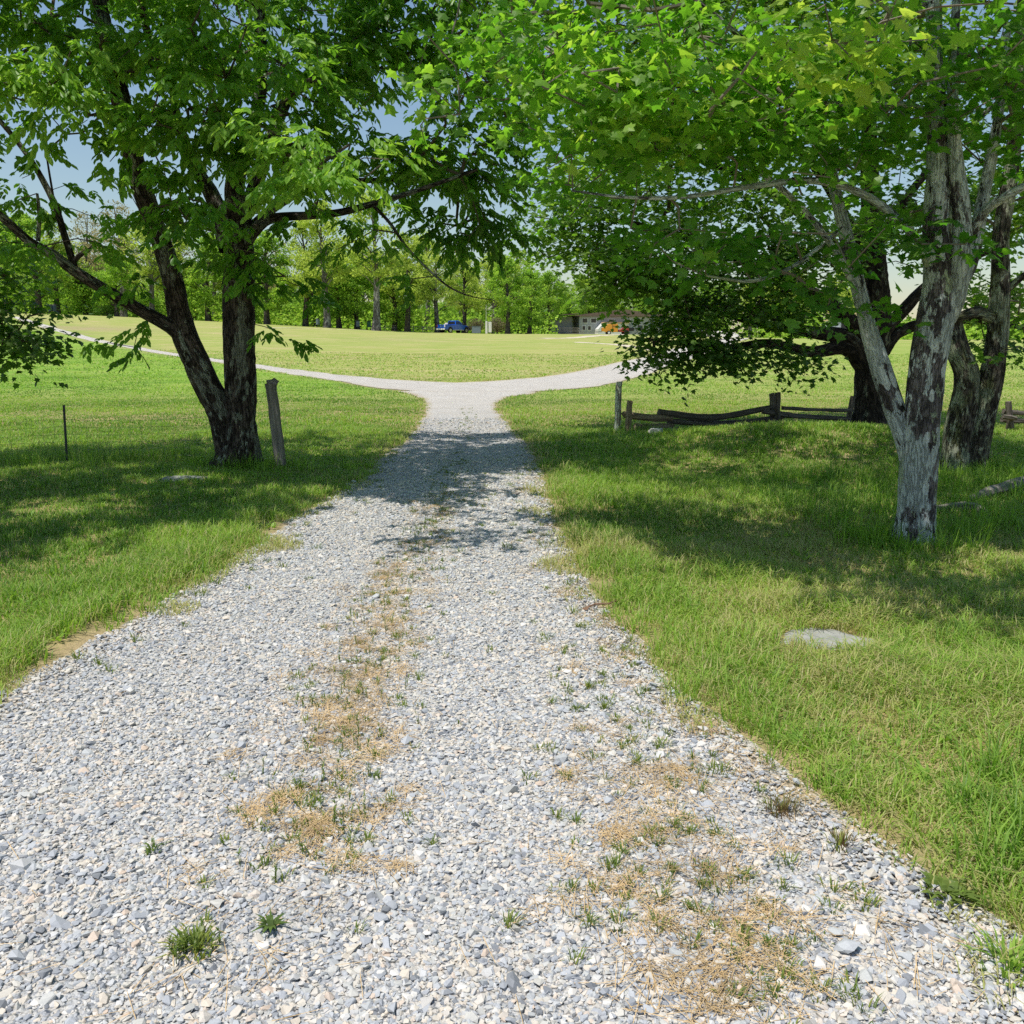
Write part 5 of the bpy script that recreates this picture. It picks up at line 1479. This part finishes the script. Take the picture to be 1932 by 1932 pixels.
g = MB(); g.prism([(-.9, .5), (-.9, .8), (-.2, 1.05), (.2, 1.5), (.8, 1.5), (.9, .9), (.9, .5)], -.45, .45); g.build('body', M['redpaint'], t, bevel=.05)
g = MB(); g.bar((-.9, 0, .7), (-1.7, 0, .5), .12, .12); g.box((1.4, 0, .95), (.9, .8, .55), bevel=.05); g.build('mower_base', M['black'], t)
for s in (-1, 1):
    g = MB(); g.cyl((.4, s * .5, .42), (.4, s * .72, .42), .42, n=22); g.build('wheel', M['tyre'], t, bevel=.03)


# parked car and flat trailer behind the low limbs
cc = on_ground(1296, 128)
t = empty('parked_car', cc, 'silver roofed dark car parked across the field behind the low maple limbs', 'car', rz=R(8))
M['silver'] = car_paint('silver_paint', (.42, .45, .48)); M['darkpaint'] = car_paint('dark_paint', (.03, .035, .045))
g = MB(); g.prism([(-2.2, .38), (-2.25, .85), (-1.5, .95), (1.2, .93), (2.1, .78), (2.2, .38)], -.88, .88); g.build('body', M['silver'], t, bevel=.08)
g = MB(); g.prism([(-1.75, .93), (-1.25, 1.40), (-.8, 1.48), (.35, 1.48), (1.15, .93)], -.74, .74); g.build('window', M['glass'], t, bevel=.05)
g = MB(); g.prism([(-1.2, 1.43), (-.8, 1.50), (.35, 1.50), (.5, 1.42)], -.74, .74); g.build('roof', M['silver'], t, bevel=.03)
for xw in (-1.35, 1.38):
    for s in (-1, 1):
        w = empty('wheel', (xw, s * .8, .33), None, None); w.parent = t
        g = MB(); g.cyl((0, -.11, 0), (0, .11, 0), .33, n=24); g.build('tyre', M['tyre'], w, bevel=.02)
        g = MB(); g.cyl((0, s * .09, 0), (0, s * .125, 0), .2, n=18); g.build('rim', M['rim'], w)
for s in (-1, 1):
    g = MB(); g.box((2.17, s * .6, .68), (.08, .34, .12), bevel=.02); g.build('headlight', M['white'], t)
    g = MB(); g.box((-2.22, s * .62, .76), (.06, .3, .14), bevel=.02); g.build('tail_light', M['red'], t)
t = empty('flat_trailer', on_ground(1327, 129), 'black flat trailer parked behind the silver roofed car', 'trailer', rz=R(4))
g = MB(); g.box((0, 0, .62), (3.2, 1.7, .12)); g.build('bed', M['black'], t)
g = MB()
for s in (-1, 1):
    g.box((0, s * .83, 1.05), (3.2, .05, .06)); [g.box((x_, s * .83, .86), (.05, .05, .4)) for x_ in (-1.5, -.75, 0, .75, 1.5)]
g.build('side_rail', M['black'], t)
for s in (-1, 1):
    g = MB(); g.cyl((0, s * .88, .33), (0, s * 1.06, .33), .33, n=22); g.build('wheel', M['tyre'], t)
rock('sand_heap', on_ground(1362, 127) + np.array([0, 0, .05]), (2.4, 1.3, .75), 'pale sand heap right of the flat trailer', M['rock_pale'], 12, 'heap')
rock('rubble_heap', on_ground(1598, 108) + np.array([0, 0, .2]), (1.6, 1.0, .95), 'pale rubble heap below the raised timber deck', M['rock_pale'], 13, 'heap')
# raised deck with lattice skirt
dc = on_ground(1588, 113)
t = empty('timber_deck', dc, 'raised deck with white lattice skirt and new yellow timber rails behind the maple limbs', 'deck', rz=R(-6))
M['timber'] = plain('new_timber', (.62, .48, .27), .8, .2); M['lattice'] = plain('lattice', (.62, .66, .72), .7, .3)
g = MB(); g.box((0, 0, 2.3), (4.6, 2.6, .14)); g.build('deck_floor', M['timber'], t)
g = MB()
for i in range(30):
    x_ = -2.3 + i * .16
    for s in (-1, 1):
        a_, b_ = x_, x_ + s * 2.1
        za, zb = .1, 2.2
        if b_ > 2.3:
            zb = za + 2.1 * (2.3 - a_) / (b_ - a_); b_ = 2.3
        if b_ < -2.3:
            zb = za + 2.1 * (a_ + 2.3) / (a_ - b_); b_ = -2.3
        if not (-.5 < (a_ + b_) / 2 < .5):
            g.bar((a_, -1.25 + .02 * s, za), (b_, -1.25 + .02 * s, zb), .03, .05)
g.build('lattice_skirt', M['lattice'], t)
g = MB(); g.box((0, -1.1, 1.1), (4.5, .05, 2.1)); g.build('skirt_backing', M['silver'], t)
g = MB(); g.box((0, -1.3, 1.2), (.95, .04, 1.7)); g.build('hatch', M['black'], t)
for x_ in (-2.2, -1.2, 0, 1.2, 2.2):
    g = MB(); g.box((x_, -1.2, 2.9), (.1, .1, 1.3)); g.build('rail_post', M['timber'], t)
for z_ in (2.75, 3.1, 3.5):
    g = MB(); g.box((0, -1.27, z_), (4.6, .05, .12)); g.build('rail', M['timber'], t)

# ------------------------------------------------------------------ light, sky, camera
EL, AZ = R(67), math.atan2(-.55, -.83)            # sun behind and to the left of the viewer; AZ is the angle in the xy plane
sd = Vector((math.cos(EL) * math.cos(AZ), math.cos(EL) * math.sin(AZ), math.sin(EL)))
sun = bpy.data.lights.new('sun', 'SUN'); sun.energy = 5.0; sun.angle = R(.53); sun.color = (1, .95, .87)
so = bpy.data.objects.new('sun', sun); COL.objects.link(so); so.rotation_euler = (-sd).to_track_quat('-Z', 'Y').to_euler()
w = bpy.data.worlds.new('World'); SC.world = w; w.use_nodes = True
nt = w.node_tree; nt.nodes.clear()
sk = nt.nodes.new('ShaderNodeTexSky'); sk.sky_type = 'NISHITA'; sk.sun_disc = False; sk.sun_elevation = EL
sk.sun_rotation = math.pi / 2 - AZ; sk.air_density = 1.35; sk.dust_density = .5; sk.ozone_density = 3.0
bg = nt.nodes.new('ShaderNodeBackground'); bg.inputs[1].default_value = .115
ow = nt.nodes.new('ShaderNodeOutputWorld'); nt.links.new(sk.outputs[0], bg.inputs[0]); nt.links.new(bg.outputs[0], ow.inputs[0])

cam = bpy.data.cameras.new('camera'); cam.sensor_width = 36; cam.lens = 36 * FOC / 1932; cam.clip_start = .05; cam.clip_end = 6000
co = bpy.data.objects.new('camera', cam); COL.objects.link(co); co.location = (0, 0, CAM_H); co.rotation_euler = (math.pi / 2 - PITCH, 0, 0)
SC.camera = co
SC.view_settings.view_transform = 'Standard'; SC.view_settings.look = 'None'; SC.view_settings.exposure = 0
SC.render.engine = 'CYCLES'
cy = SC.cycles
cy.max_bounces = 7; cy.diffuse_bounces = 3; cy.glossy_bounces = 2; cy.transmission_bounces = 4; cy.transparent_max_bounces = 4
cy.use_adaptive_sampling = True; cy.adaptive_threshold = .02
cy.caustics_reflective = False; cy.caustics_refractive = False
cy.use_denoising = False
